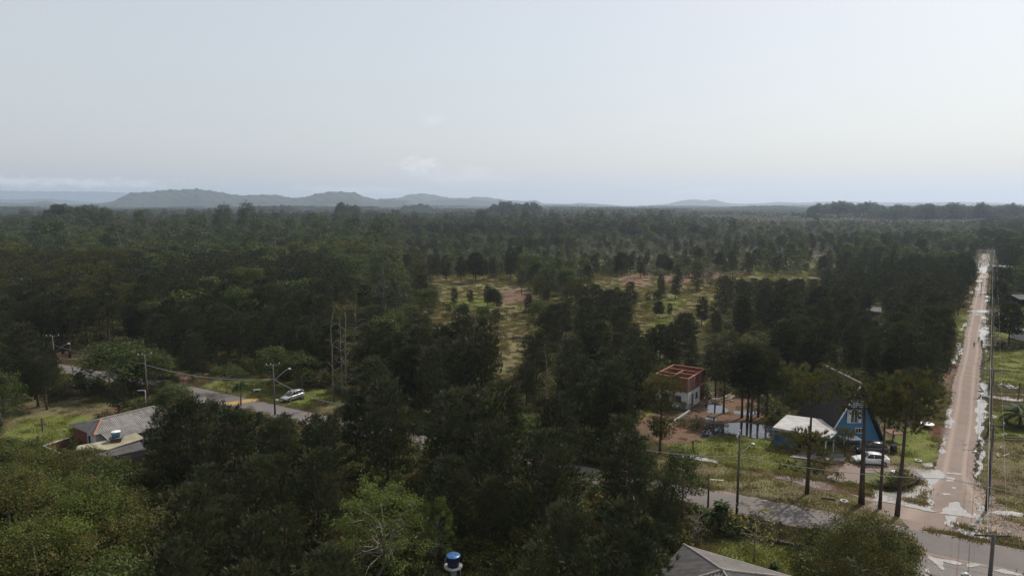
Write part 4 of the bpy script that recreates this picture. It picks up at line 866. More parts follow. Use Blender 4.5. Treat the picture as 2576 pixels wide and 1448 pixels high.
for (x, y), hh, lb in zip(fp, (3.0, 5.5, 1.4, .8), ('dark wooden post at the corner of the flooded side lane', 'thin dark post standing in the road puddles far up the dirt road', 'short wooden stake in the grass between pond and paved road', 'stake')):
    if lb == 'stake': continue
    m = MB(); m.tube([(x, y, 0), (x, y, hh)], .11, 6); tag(m.build('wooden_post', M_WOOD), lb, 'post')
for x, y, hh, lb in ((1960, 1360, 2.2, 'dark fence post right of the bare shrub'), (1824, 1332, 1.8, 'fence post just right of the yucca plants'), (1694, 1385, 2.0, 'dark fence post above the far corner of the pyramid roof'), (1653, 1425, 1.7, 'dark fence post left of the pyramid roof'), (97, 1118, 1.3, 'leaning stake on the lawn left of the bungalow'), (108, 1082, 1.9, 'tall dark post at the corner of the yard wall'), (498, 1035, 2.0, 'reddish gate post beside the paved road, left one of two'), (514, 1038, 1.8, 'reddish gate post beside the paved road, right one of two')):
    g = G(x, y); m = MB(); m.box((g[0], g[1], hh / 2), (.22, .22, hh)); tag(m.build('fence_post', M_WOODR if 'gate' in lb else M_WOOD), lb, 'fence post')

# ------------------------------------------------------------ cars
def paint(name, c, metal=0.0, rough=.3):
    k = NB(name); n = k.noise(3, 4, .6); b = k.pbr(k.mix(k.math('MULTIPLY', k.ramp(n, .4, .8), .25), c, tuple(x * .75 + .02 for x in c)), rough, .5, metal)
    b.inputs['Coat Weight'].default_value = .6; b.inputs['Coat Roughness'].default_value = .08; return k.m
M_CW = paint('white_car_paint', (.72, .73, .74)); M_CS = paint('silver_car_paint', (.42, .43, .44), .5); M_CB = paint('black_car_paint', (.012, .012, .014))
M_HEAD = simple('headlamp_lens', (.55, .57, .6), (.5, .5, .5), .1, 3, .7); M_TAIL = simple('tail_lamp_lens', (.30, .02, .02), (.25, .015, .015), .2, 3, .6)
M_RIM = simple('alloy_rim', (.36, .36, .37), (.28, .28, .29), .35, 3, .5, .7)
def loft(mb, secs, close=True):
    n = len(secs[0]); vs = [p for s in secs for p in s]; fs = []
    for i in range(len(secs) - 1):
        for j in range(n): fs.append((i * n + j, i * n + (j + 1) % n, (i + 1) * n + (j + 1) % n, (i + 1) * n + j))
    if close: fs.append(tuple(range(n - 1, -1, -1))); fs.append(tuple(range((len(secs) - 1) * n, len(secs) * n)))
    mb.add(vs, fs)
def car(label, loc, rz, pm, L=4.3, Wd=1.75, style='sedan'):
    """front towards +x"""
    t = thing('parked_car', label, 'car', loc, rz); h = L / 2; w_ = Wd / 2
    if style == 'sedan': body = [(-h, .55, .92, .80), (-h + .06, .40, 1.02, .92), (-h + .5, .28, 1.06, 1.0), (-.9, .24, .98, 1.0), (.2, .22, .96, 1.0), (.95, .24, .94, 1.0), (h - .7, .27, .84, .97), (h - .18, .32, .74, .90), (h, .42, .62, .74)]; cab = [(-h + .35, 1.05, 1.06, .70), (-h + 1.15, 1.05, 1.42, .96), (-.25, 1.0, 1.49, 1.0), (.30, .97, 1.45, .98), (1.05, .93, .96, .80)]; rf = [(-h + 1.05, 1.40, .93), (-.7, 1.475, 1.0), (-.1, 1.49, 1.0), (.38, 1.43, .93)]
    elif style == 'mpv': body = [(-h, .5, 1.0, .84), (-h + .06, .36, 1.08, .94), (-h + .6, .28, 1.12, 1.0), (-.6, .25, 1.06, 1.0), (.4, .25, 1.02, 1.0), (.95, .25, 1.0, 1.0), (h - .55, .28, .92, .96), (h - .15, .32, .80, .90), (h, .42, .66, .76)]; cab = [(-h + .10, 1.06, 1.12, .86), (-h + .42, 1.08, 1.60, .95), (-.4, 1.06, 1.68, 1.0), (.15, 1.04, 1.64, .98), (1.15, .98, 1.02, .82)]; rf = [(-h + .30, 1.58, .92), (-.9, 1.66, 1.0), (-.2, 1.68, 1.0), (.25, 1.60, .93)]
    else: body = [(-h, .6, 1.1, .86), (-h + .06, .42, 1.16, .95), (-h + .6, .34, 1.16, 1.0), (-.6, .32, 1.12, 1.0), (.4, .32, 1.10, 1.0), (.9, .32, 1.08, 1.0), (h - .6, .34, 1.04, .96), (h - .12, .38, .95, .90), (h, .5, .8, .8)]; cab = [(-h + .12, 1.12, 1.18, .86), (-h + .45, 1.12, 1.66, .95), (-.4, 1.1, 1.76, 1.0), (.15, 1.08, 1.72, .98), (.95, 1.05, 1.10, .84)]; rf = [(-h + .34, 1.64, .92), (-.9, 1.74, 1.0), (-.2, 1.76, 1.0), (.25, 1.69, .93)]
    b = MB(); secs = []
    for x, zb, zt, k_ in body:
        W2 = w_ * k_; secs.append([(x, -W2 * .92, zb), (x, -W2, zb + .18), (x, -W2, zt - .18), (x, -W2 * .90, zt - .03), (x, -W2 * .6, zt), (x, W2 * .6, zt), (x, W2 * .90, zt - .03), (x, W2, zt - .18), (x, W2, zb + .18), (x, W2 * .92, zb)])
    loft(b, secs); bo = b.build('body', pm, t, True)
    b = MB(); secs = []
    for x, zb, zt, k_ in cab:
        W0, W1 = w_ * .88, w_ * .88 * (1 - .28 * (zt - zb) / .65) * k_; secs.append([(x, -W0 * k_, zb - .04), (x, -W1, zt - .03), (x, -W1 * .8, zt), (x, W1 * .8, zt), (x, W1, zt - .03), (x, W0 * k_, zb - .04)])
    loft(b, secs); b.build('windows', M_GLASS, t, True)
    b = MB(); secs = []
    for x, zt, k_ in rf:
        W1 = w_ * .66 * k_; secs.append([(x, -W1 * 1.04, zt - .06), (x, -W1 * .95, zt + .0), (x, -W1 * .6, zt + .035), (x, W1 * .6, zt + .035), (x, W1 * .95, zt + .0), (x, W1 * 1.04, zt - .06)])
    loft(b, secs)
    for s in (-1, 1):                                     # pillars
        for (xa, za, xb, zb_) in ((rf[-1][0], rf[-1][1] - .02, cab[-1][0] - .02, cab[-1][1]), (-.15, rf[1][1] - .03, -.2, 1.02), (rf[0][0], rf[0][1] - .02, cab[0][0] + .05, cab[0][1])):
            b.tube([(xa, s * w_ * .66, za), (xb, s * w_ * .86, zb_)], .045, 4)
    b.build('roof', pm, t, True)
    for s in (-1, 1):
        for x in (-h + .78, h - .82):
            q = MB(); q.tube([(x, s * (w_ - .20), .32), (x, s * (w_ + .02), .32)], .33, 18); wh = q.build('wheel', M_RUB, t, True)
            q = MB(); q.lathe([(.20, 0), (.19, .02), (.06, .01)], (0, 0, 0), 12); r_ = q.build('rim', M_RIM, wh); r_.location = (x, s * (w_ + .025), .32); r_.rotation_euler = (-s * PI / 2, 0, 0)
        q = MB(); q.box((h - .13, s * w_ * .64, body[-2][2] - .12), (.22, .34, .14)); q.build('headlight', M_HEAD, t)
        q = MB(); q.box((-h + .04, s * w_ * .74, body[1][2] - .18), (.12, .28, .20)); q.build('tail_light', M_TAIL, t)
        q = MB(); q.box((cab[-1][0] - .25, s * (w_ + .08), 1.02), (.14, .16, .11)); q.build('wing_mirror', pm, t)
    q = MB(); q.box((h + .0, 0, .52), (.05, .9, .16)); q.build('grille', M_RUB, t); q = MB(); q.box((h + .03, 0, .45), (.02, .42, .12)); q.build('number_plate', M_PLAST, t)
    return t
car('white sedan parked on the dirt drive in front of the A-frame house', (47.5, 87.0), math.radians(172), M_CW, 4.35, 1.75)
car('black off-road car parked beside the porch, behind the white sedan', (49.4, 90.6), math.radians(174), M_CB, 4.1, 1.75, 'suv')
fw, rw = Vector(G(722, 1009)), Vector(G(751, 1001)); dd = fw - rw
car('silver people carrier parked on the grass beside the paved road and lamp pole', tuple((fw + rw) / 2), math.atan2(dd.y, dd.x), M_CS, 4.1, 1.72, 'mpv')

# ------------------------------------------------------------ people: one skinned body each
def person(label, loc, rz, top=(.2, .2, .25), legs=(.05, .05, .07), skin=(.30, .18, .12), hair=(.02, .015, .012), h=1.7, step=.25, arms=(.15, -.2), bare_legs=False):
    t = thing('person', label, 'person', loc, rz, None, h / 1.7)
    V = []; E = []; R_ = []
    def v(p, r, par=None):
        V.append(p); R_.append(r)
        if par is not None: E.append((par, len(V) - 1))
        return len(V) - 1
    pel = v((0, 0, .93), (.135, .10)); wst = v((.01, 0, 1.06), (.12, .09), pel); ch = v((.02, 0, 1.28), (.155, .105), wst); nk0 = v((.01, 0, 1.43), (.09, .07), ch); nk = v((.02, 0, 1.49), (.05, .05), nk0); hd = v((.035, 0, 1.57), (.075, .08), nk); hd2 = v((.035, 0, 1.64), (.07, .08), hd)
    v((.115, 0, 1.575), (.018, .02), hd)                      # nose
    for s, st in ((-1, step), (1, -step)):
        hp = v((0, s * .09, .88), (.09, .09), pel); kn = v((.45 * st + .03, s * .10, .50), (.058, .058), hp); an = v((st, s * .10, .10), (.038, .038), kn); v((st + .16, s * .11, .04), (.035, .028), an)
        a = arms[0] if s < 0 else arms[1]
        sh = v((.01, s * .19, 1.38), (.062, .06), nk0); eb = v((a * .5 - .02, s * .25, 1.12), (.042, .042), sh); wr = v((a + .05, s * .24, .90), (.027, .027), eb); pm_ = v((a + .07, s * .24, .84), (.036, .02), wr)
        for f, ln in ((-.025, .07), (-.008, .085), (.010, .08), (.026, .06)): k1 = v((a + .08 + f, s * .243, .80), (.010, .010), pm_); v((a + .09 + f, s * .235, .80 - ln), (.008, .008), k1)
        th = v((a + .115, s * .23, .835), (.011, .011), pm_); v((a + .13, s * .225, .80), (.008, .008), th)
    me = bpy.data.meshes.new('person_body'); me.from_pydata(V, E, []); o = put('body', me, t)
    sk = o.modifiers.new('skin', 'SKIN'); sl = me.skin_vertices if me.skin_vertices else None
    if not me.skin_vertices:
        bpy.context.view_layer.objects.active = o
    for i, r in enumerate(R_):
        me.skin_vertices[0].data[i].radius = r
    me.skin_vertices[0].data[0].use_root = True; sk.use_smooth_shade = True
    ss = o.modifiers.new('subsurf', 'SUBSURF'); ss.levels = ss.render_levels = 1
    k = NB('person_skin_and_clothes'); tcn = k.n('ShaderNodeTexCoord'); s3 = k.n('ShaderNodeSeparateXYZ'); k.t.links.new(tcn.outputs['Object'], s3.inputs[0]); z = s3.outputs[2]
    c = k.mix(k.math('GREATER_THAN', z, .98), legs, top); c = k.mix(k.math('GREATER_THAN', z, 1.46), c, skin)
    ay = k.math('ABSOLUTE', s3.outputs[1]); lo = k.math('MULTIPLY', k.math('GREATER_THAN', ay, .19), k.math('LESS_THAN', z, 1.18)); c = k.mix(lo, c, skin)
    if bare_legs: c = k.mix(k.math('LESS_THAN', z, .55), c, skin)
    c = k.mix(k.math('LESS_THAN', z, .085), c, (.03, .03, .03)); k.pbr(c, .8, .25); me.materials.append(k.m)
    b = MB(); b.lathe([(.085, 1.60), (.093, 1.66), (.07, 1.72), (.02, 1.735)], (.02, 0, 0), 12); b.build('hair', simple('dark_hair', hair, hair, .8), t, True)
    b = MB()
    for s in (-1, 1): b.box((.105, s * .03, 1.605), (.012, .02, .012))
    b.build('eyes', simple('eye_dark', (.01, .01, .01), (.01, .01, .01), .3), t)
    b = MB(); b.box((.108, 0, 1.535), (.01, .045, .01)); b.build('mouth', simple('lips', (.22, .08, .07), (.2, .07, .06), .6), t)
    b = MB()
    for s in (-1, 1): b.box((.03, s * .082, 1.59), (.03, .015, .05))
    b.build('ears', simple('ear_skin', skin, skin, .7), t)
    return t
person('child walking in the middle of the dirt road in dark clothes', G(2450, 874), -2.2, (.05, .045, .05), (.10, .05, .05), h=1.35, step=.18)
person('taller person in black walking at the right side of the dirt road', G(2469, 870), -2.0, (.015, .015, .018), (.02, .02, .022), h=1.6, step=.14)
person('person in pale clothes farthest up the dirt road behind the one in black', G(2461, 861), 1.0, (.38, .36, .36), (.30, .28, .28), h=1.5, step=.1)
person('man in a grey shirt and shorts walking on the shaded paved road at far left', G(183, 937), -.4, (.24, .26, .27), (.03, .03, .04), h=1.75, step=.22, bare_legs=True)
person('person in a white and red top standing at the road edge at far left', G(237, 923), -2.4, (.55, .50, .48), (.22, .07, .05), h=1.6, step=.05)

# ------------------------------------------------------------ small things lying about
def torus(name, label, cat, loc, R_, r, m, rz=0, flat=True):
    b = MB(); n = 20; P = [(math.cos(2 * PI * i / n) * R_, math.sin(2 * PI * i / n) * R_, r) for i in range(n + 1)]; b.tube(P, r, 8, False)
    o = b.build(name, m, None, True); o.location = (*loc, 0.0); return tag(o, label, cat)
M_DIRTYW = simple('dirty_white_plastic', (.50, .49, .47), (.36, .35, .33), .7, 4)
torus('tyre', 'pale painted tyre lying on the grass verge left of the bent pines', 'tyre', G(2123, 1262), .34, .12, M_DIRTYW)
torus('tyre', 'white ringed tyre on the lawn between the A-frame and the dirt road', 'tyre', G(2310, 1160), .36, .11, M_DIRTYW)
torus('tyre', 'dark tyre lying beside the silver car rear', 'tyre', G(760, 1004), .3, .1, M_RUB)
torus('tyre', 'small tyre on the grass strip between lamp pole and silver car', 'tyre', G(695, 1007), .3, .1, M_DIRTYW)
t = thing('garden_table', 'round white topped table on the lawn by the dirt road', 'table', G(2331, 1076)); b = MB(); b.lathe([(.95, .62), (1.0, .66), (1.0, .72), (.9, .74)], n=20); b.build('tabletop', M_WHITE, t, True); b = MB(); b.lathe([(.45, 0), (.40, .62)], n=14); b.build('base', M_RUB, t, True)
t = thing('water_butt', 'black barrel standing on the lawn right of the black car', 'barrel', G(2247, 1139)); b = MB(); b.lathe([(.40, 0), (.46, .3), (.46, .85), (.42, 1.1)], n=16); b.build('barrel_body', M_RUB, t, True); b = MB(); b.lathe([(.43, 1.1), (.40, 1.15), (.1, 1.17)], n=16); b.build('lid', M_NEARBLK, t, True)
rnd = random.Random(4)
t = thing('flower_bed', 'curved garden bed edged with dark upright logs beside the flooded drive', 'garden bed', G(2250, 1205))
o0 = Vector(G(2250, 1205)); arc = [G(*p) for p in c5([(140, 505), (220, 525), (300, 522), (380, 505), (440, 480), (490, 450), (500, 425), (460, 400), (430, 385)])]
b = MB(); pts = resample(arc, .26)
for p in pts: b.tube([(p[0] - o0.x, p[1] - o0.y, 0), (p[0] - o0.x + rnd.gauss(0, .03), p[1] - o0.y, rnd.uniform(.38, .62))], .13, 6)
b.build('log_edging', simple('charred_log', (.028, .024, .022), (.05, .045, .04), .9, 8), t)
b = MB(); b.prism([(p[0] - o0.x, p[1] - o0.y) for p in GP(c5([(-120, 440), (140, 500), (300, 515), (440, 470), (490, 435), (430, 385), (340, 340), (100, 330), (-110, 360)]))], 0, .18); b.build('soil', simple('bed_soil', (.10, .085, .035), (.09, .12, .03), .95, 2, bump=.05), t)
for x, y, s, lb in ((2248, 1199, .5, 'small white box standing in the garden bed'),):
    g = G(x, y); b = MB(); b.box((g[0], g[1], .5), (.7, .45, .5), .5); b.box((g[0], g[1], .78), (.78, .5, .06), .5); tag(b.build('planter_box', M_PLAST), lb, 'box')
M_PALE = simple('pale_timber', (.46, .38, .30), (.32, .26, .2), .85, 6)
woodpile_pts = [(1890 + rnd.uniform(-12, 44), 998 + rnd.uniform(-6, 14)) for _ in range(12)]
b = MB()
for x, y in [(1785 + rnd.uniform(0, 55), 993 + rnd.uniform(0, 18)) for _ in range(46)]:
    g = G(x, y); a = rnd.uniform(-.5, .9); l = rnd.uniform(.6, 1.6); z = rnd.uniform(.08, .5); b.tube([(g[0] - math.cos(a) * l / 2, g[1] - math.sin(a) * l / 2, z), (g[0] + math.cos(a) * l / 2, g[1] + math.sin(a) * l / 2, z + rnd.uniform(-.05, .3))], rnd.uniform(.05, .10), 5)
tag(b.build('timber_pile', M_PALE), 'heap of pale cut timber between the brick house and the pond', 'timber pile')
b = MB()
for x, y in [(1690 + rnd.uniform(0, 100), 1040 + rnd.uniform(-8, 42)) for _ in range(60)]:
    g = G(x, y); b.box((g[0], g[1], .07), (rnd.uniform(.15, .5), rnd.uniform(.1, .3), .14), rnd.uniform(0, 3))
b.build('rubble', M_BRICK)['kind'] = 'stuff'
b = MB(); p0, p1 = G(1736, 1034), G(1682, 1070); b.box(((p0[0] + p1[0]) / 2, (p0[1] + p1[1]) / 2, .16), (math.dist(p0, p1), .12, .32), math.atan2(p1[1] - p0[1], p1[0] - p0[0])); tag(b.build('low_kerb_wall', M_PLAST), 'low pale kerb wall running from the brick house corner towards the paved road', 'kerb wall')
b = MB(); p = resample([G(*q) for q in [(1816, 1332), (1850, 1345), (1895, 1352), (1935, 1362), (1990, 1372)]], .5)
for q in p: b.box((q[0] + rnd.gauss(0, .05), q[1], .18), (.55, .35, rnd.uniform(.25, .42)), rnd.uniform(-.7, -.2))
tag(b.build('stone_wall', simple('dark_mossy_stone', (.05, .045, .035), (.09, .085, .06), .95, 4, bump=.03)), 'low crumbling dark stone wall along the yard behind the pyramid roof', 'stone wall')
for (x0, y0, x1, y1, lb) in ((2065, 1253, 2102, 1258, 'thin fallen log on the verge left of the bent pines'), (2470, 1197, 2476, 1183, 'x'), (1800, 1222, 1812, 1215, 'x')):
    if lb == 'x': continue
    a, c_ = G(x0, y0), G(x1, y1); b = MB(); b.tube([(*a, .08), ((a[0] + c_[0]) / 2, (a[1] + c_[1]) / 2, .12), (*c_, .08)], .09, 6); tag(b.build('fallen_log', M_BARK), lb, 'log')
for i, (x, y, a, l) in enumerate(((2511, 1150, 1.1, .8), (2524, 1149, .3, 1.0), (2516, 1129, .6, .5))):
    g = G(x, y); b = MB(); b.tube([(g[0], g[1], .1), (g[0] + math.cos(a) * l, g[1] + math.sin(a) * l, .35)], .11, 6)
    tag(b.build('cut_log', M_PALE), ['upright pale cut log, left one of the three on the right field', 'largest leaning pale cut log on the right field', 'small pale cut log, uppermost of the three on the right field'][i], 'log', 'pale cut logs on the right field')
b = MB(); g = G(2556, 1108)
for i in range(1): b.box((g[0], g[1], .1), (3.0, .25, .2), -.1); b.box((g[0] + .6, g[1] + .9, .1), (2.6, .25, .2), -.15)
tag(b.build('plank_stack', M_WOOD), 'two long weathered planks lying in the right field', 'planks')
g = G(2534, 972); b = MB()
for i in range(26): b.box((g[0] + rnd.gauss(0, .8), g[1] + rnd.gauss(0, .9), .12), (rnd.uniform(.15, .5), rnd.uniform(.1, .4), .2), rnd.uniform(0, 3))
tag(b.build('rubble_heap', M_DIRTYW), 'small heap of pale rubble on the field near the dark corner post', 'rubble heap')
g = G(2478, 1000); b = MB(); b.box((g[0], g[1], .2), (1.3, .9, .4), HR); tag(b.build('culvert_head', M_CONC), 'red stained concrete culvert head at the flooded side lane', 'culvert')
g = G(540, 990)
b = MB()
for i in range(30): a = rnd.uniform(0, 6.28); q = G(800 + rnd.uniform(0, 28), 1014 + rnd.uniform(-5, 6)); b.tube([(*q, .1), (q[0] + math.cos(a) * .8, q[1] + math.sin(a) * .8, rnd.uniform(.1, .5))], .06, 4)
tag(b.build('brushwood_heap', M_WOODR), 'heap of reddish cut branches on the grass right of the silver car', 'brush heap')
g = G(647, 999 - 14); t = thing('park_bench', 'small white bench ahead of the silver car on the grass', 'bench', g, .2); b = MB(); b.box((0, 0, .42), (1.3, .4, .08)); b.build('seat', M_WHITE, t)
for s in (-.5, .5): b = MB(); b.box((s, 0, .19), (.1, .3, .38)); b.build('leg', M_WHITE, t)
tank('water_tank', 'light blue water tank low among the near pines below the speed hump', G(511, 1062), .7, 1.1, M_TANKL, M_TANKL, None, .3)

# ------------------------------------------------------------ trees
P_ = {}
def mk(name, fn, *a, **kw): P_[name] = two_meshes(fn(*a, **kw), name)
mk('pineA', pine, 1, H=14, base=.24, R=2.9, per=13, whorl=1.12, clump=.5); mk('pineB', pine, 2, H=14, base=.34, R=2.8, per=13, whorl=1.12, clump=.5, irregular=.3, bare=6)
mk('pineC', pine, 3, H=14, base=.42, R=2.9, per=13, whorl=1.12, clump=.5, irregular=.35, bare=12); mk('pineD', pine, 4, H=14, base=.22, R=3.1, per=13, whorl=1.12, clump=.5, irregular=.2)
mk('pineE', pine, 5, H=14, base=.52, R=3.0, per=13, whorl=1.12, clump=.5, irregular=.4, bare=14); mk('pineY', pine, 6, H=14, base=.58, R=3.2, per=10, whorl=1.0, clump=.5, irregular=.6, bare=16, mat=M_PINEY)
mk('pineF', pine, 7, H=14, base=.26, R=2.6, per=13, whorl=1.12, clump=.5, irregular=.25, bare=4); mk('pineS', pine, 8, H=7, base=.12, R=2.2, per=8, whorl=1.9)
mk('pineR', pine, 9, H=10, base=.30, R=3.6, per=10, whorl=2.3)
mk('broadA', leafy, 11, 9, 3.6, ncl=46, per=150, cr=1.15, size=.24, crown0=.28, tips=40); mk('broadB', leafy, 12, 8, 3.2, ncl=36, per=150, cr=1.1, size=.24, crown0=.35, tips=30)
mk('broadC', leafy, 13, 7, 4.0, ncl=48, per=140, cr=1.15, size=.22, crown0=.22, tips=50, mat=M_OLIVE); mk('limeA', leafy, 14, 8, 3.2, ncl=32, per=110, cr=1.0, size=.26, crown0=.25, tips=40, mat=M_LIME, hollow=.5)
mk('umbA', leafy, 15, 6, 4.2, ncl=40, per=120, cr=.95, size=.2, crown0=.62, tips=20, flat=.5, fork=.2)
mk('eucA', leafy, 16, 20, 5.2, ncl=60, per=130, cr=1.5, size=.32, crown0=.22, tips=50, mat=M_EUC, fork=.3, nlimb=9); mk('eucB', leafy, 17, 22, 4.2, ncl=48, per=120, cr=1.5, size=.34, crown0=.35, tips=40, mat=M_EUC, fork=.35, nlimb=9)
mk('shrubA', leafy, 18, 2.4, 1.6, ncl=18, per=80, cr=.6, size=.17, crown0=.2, mat=M_BROAD); mk('shrubB', leafy, 19, 2.2, 1.8, ncl=18, per=80, cr=.6, size=.16, crown0=.15, mat=M_OLIVE)
mk('palmA', palm, 20, H=4.2, fr=26, Lf=2.6, W=.06); mk('palmB', palm, 21, H=1.4, fr=30, Lf=2.6, W=.07); P_['palmB'] = (*P_['palmB'][:2], 3.4); mk('yucca', palm, 22, H=2.2, fr=60, Lf=.9, W=.03, trunk=.12)
mk('deadA', bare, 23, H=15.5, r=.10, nb=9); mk('deadB', bare, 24, H=12, r=.09, nb=6); mk('deadC', bare, 25, H=13, r=.10, nb=12, curve=1.4)
mk('bareY', bare, 26, H=4.6, r=.06, nb=22, curve=2.6, leafm=M_YELLOWL, nleaf=200, mat=M_BARKG)
mk('bareG', bare, 27, H=4.0, r=.06, nb=26, curve=2.6, mat=M_BARKG)
# solitary pines near the junction, each with its own branching
mk('soloA', pine, 31, H=14.5, base=.24, R=2.9, per=11, whorl=1.4, clump=.45, irregular=.75, bare=4, mat=M_PINEY, tiers=((.88, .12, 1.0), (.33, .13, 1.6)))
mk('soloB', pine, 32, H=16, base=.45, R=2.5, per=11, whorl=1.4, clump=.45, irregular=.8, bare=10, mat=M_PINEY, tiers=((.86, .13, 1.1),))
mk('soloC', pine, 33, H=16, base=.5, R=2.8, per=11, whorl=1.4, clump=.45, irregular=.6, bare=8, mat=M_PINEY, tiers=((.80, .16, 1.15),))
mk('soloD', pine, 34, H=12, base=.18, R=2.7, per=11, whorl=1.4, clump=.45, irregular=.7, bare=6, mat=M_PINEY, tiers=((.78, .2, 1.0), (.35, .10, .7)))
mk('nearbroad', leafy, 35, 8.2, 5.2, ncl=90, per=240, cr=1.15, size=.17, crown0=.22, tips=120, mat=M_OLIVE, hollow=.6); mk('nearlime', leafy, 36, 9.5, 4.6, ncl=44, per=190, cr=.95, size=.17, crown0=.22, tips=70, mat=M_LIME, hollow=.35, nlimb=10, fork=.22)
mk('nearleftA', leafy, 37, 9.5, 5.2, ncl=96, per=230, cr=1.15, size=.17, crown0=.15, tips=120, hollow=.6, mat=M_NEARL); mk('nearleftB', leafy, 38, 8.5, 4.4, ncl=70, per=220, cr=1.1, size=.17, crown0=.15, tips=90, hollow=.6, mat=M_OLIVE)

placed = []          # (x, y, crown radius) already taken
SPECIAL = []
def tree_at(name, proto, px, py, top_py, label, cat, lean=None, rz=None, wide=1.0, rk=None):
    """stand a tree on the ground point seen at px, py, tall enough for its top to be seen at top_py"""
    x, y = G(px, py); lo, hi = .5, 60
    for _ in range(40):
        m = (lo + hi) / 2
        if proj(x, y, m)[1] > top_py: lo = m
        else: hi = m
    s = lo / P_[proto][2]; o = add_tree(name, P_[proto], (x, y), rz if rz is not None else random.Random(px + py).uniform(0, 6.28), s, label, cat, None, lean)
    if wide != 1.0: o.scale = (s * wide, s * wide, s)
    placed.append((x, y, 3.0 * s)); SPECIAL.append((px, py, top_py, cat, lo)); return o
tree_at('pine_tree', 'soloA', 2030, 1240, 942, 'solitary two tiered pine on the verge, its shadow falling across the paved road', 'pine tree', rz=2.0)
tree_at('pine_tree', 'soloB', 2167, 1266, 960, 'bent pine left of the three at the drive mouth, in front of the white sedan', 'pine tree', (-.02, .02), 1.0, 1.35)
tree_at('pine_tree', 'soloB', 2213, 1278, 975, 'thin leaning pine, middle of the three at the drive mouth', 'pine tree', (-.01, .06), 3.9, .85)
tree_at('pine_tree', 'soloC', 2257, 1297, 948, 'thick pine, right of the three at the drive mouth', 'pine tree', (-.01, .015), 5.2)
tree_at('pine_tree', 'soloD', 1660, 1141, 955, 'lone pine in front of the roofless brick house', 'pine tree', None, .7)
tree_at('pine_tree', 'pineR', 2537, 868, 765, 'round crowned pine on the right field with its round shadow', 'pine tree')
tree_at('pine_tree', 'soloD', 2125, 1150, 1080, 'low bushy pine between the carport and the black car', 'pine tree', None, 4.4, 1.3)
for i, (x, y, tp, pr) in enumerate([(1820, 1039, 876, 'pineE'), (1866, 1050, 862, 'pineC'), (1880, 1058, 868, 'pineE'), (1889, 1061, 875, 'pineC'), (1907, 1048, 866, 'pineE'), (1928, 1048, 880, 'pineC')]):
    tree_at('pine_tree', pr, x, y, tp, ['lone pine standing in the pond corner by the timber heap', 'leftmost pine trunk of the clump on the pond bank', 'second trunk from the left in the clump on the pond bank', 'third trunk from the left in the clump on the pond bank', 'second pine from the right in the clump on the pond bank', 'rightmost pine of the clump on the pond bank'][i], 'pine tree')
tree_at('eucalyptus_tree', 'eucA', 970, 815, 628, 'tall spreading eucalyptus with sunlit right side above the centre left woods', 'eucalyptus tree', None, 2.1, 1.05)
tree_at('eucalyptus_tree', 'eucA', 1008, 812, 690, 'lower eucalyptus crown leaning right beside the tall spreading one', 'eucalyptus tree', None, .6)
for i, (x, y, tp, pr) in enumerate([(841, 1014, 782, 'deadB'), (862, 1012, 800, 'deadB'), (873, 1010, 790, 'deadC'), (899, 975, 765, 'deadA'), (1262, 935, 800, 'deadB'), (1032, 905, 795, 'deadC'), (1068, 905, 780, 'deadC'), (1172, 960, 805, 'deadC'), (1373, 1060, 880, 'deadB')]):
    tree_at('dead_tree', pr, x, y, tp, ['leftmost bare pale trunk right of the silver car', 'second bare trunk right of the silver car', 'third bare trunk right of the silver car, with a curved side branch', 'tallest bare trunk with branches arching left, right of the silver car', 'straight dark dead trunk with one stub branch before the central clearing', 'bare trunk with drooping branch left of the central clearing', 'bare pale trunk with arched branch left of the central clearing', 'thin leafless trunk over the near pines at centre', 'dark leafless trunk beside the bright green tree at centre'][i], 'dead tree')
tree_at('broadleaf_tree', 'nearlime', 960, 1478, 1232, 'bright green tree with bare pale forks at the bottom, left of the blue lidded tank', 'broadleaf tree', None, 1.2)
tree_at('broadleaf_tree', 'nearlime', 1100, 1440, 1262, 'slender bright green tree just left of the blue lidded tank', 'broadleaf tree', None, 3.2, .55)
tree_at('broadleaf_tree', 'limeA', 1548, 1500, 1376, 'small green tree at the bottom, left of the pyramid roof house', 'broadleaf tree', None, 2.2, .7)
tree_at('broadleaf_tree', 'nearbroad', 2165, 1530, 1318, 'dense round olive green tree at the bottom right by the junction', 'broadleaf tree', None, .4, .80)
tree_at('broadleaf_tree', 'limeA', 1322, 1150, 1052, 'vivid lime green tree among the near pines right of centre', 'broadleaf tree', None, 0, 1.15)
tree_at('broadleaf_tree', 'limeA', 1265, 1190, 1085, 'smaller lime green tree just left of the vivid one', 'broadleaf tree', None, 2.6)
tree_at('broadleaf_tree', 'broadA', 1240, 1120, 1005, 'dark green rounded tree above the lime trees at centre', 'broadleaf tree')
tree_at('broadleaf_tree', 'broadA', 1715, 1285, 1148, 'green bushy tree at the edge of the paved road, right end of the near pines', 'broadleaf tree', None, 1.1)
tree_at('broadleaf_tree', 'broadA', 300, 985, 872, 'broad dark tree left of the paved road, beside the crossarm pole', 'broadleaf tree', None, 1.5, 2.0)
tree_at('broadleaf_tree', 'broadB', 365, 975, 905, 'lower bushy crown right of the broad dark roadside tree', 'broadleaf tree', None, 4.5, 1.4)
tree_at('broadleaf_tree', 'umbA', 571, 990, 925, 'small spreading umbrella shaped tree on the grass left of the silver car', 'broadleaf tree', None, 2.0)
tree_at('broadleaf_tree', 'broadB', 690, 965, 882, 'leafy tree behind the grass strip above the silver car', 'broadleaf tree', None, 1.0, 1.3)
tree_at('broadleaf_tree', 'broadB', 760, 978, 895, 'dark leafy tree behind the silver car, right of the lamp pole', 'broadleaf tree', None, 3.0, 1.5)
tree_at('broadleaf_tree', 'broadB', 440, 1040, 975, 'dense dark green round bush tree behind the corrugated roof', 'broadleaf tree', None, 3, 1.5)
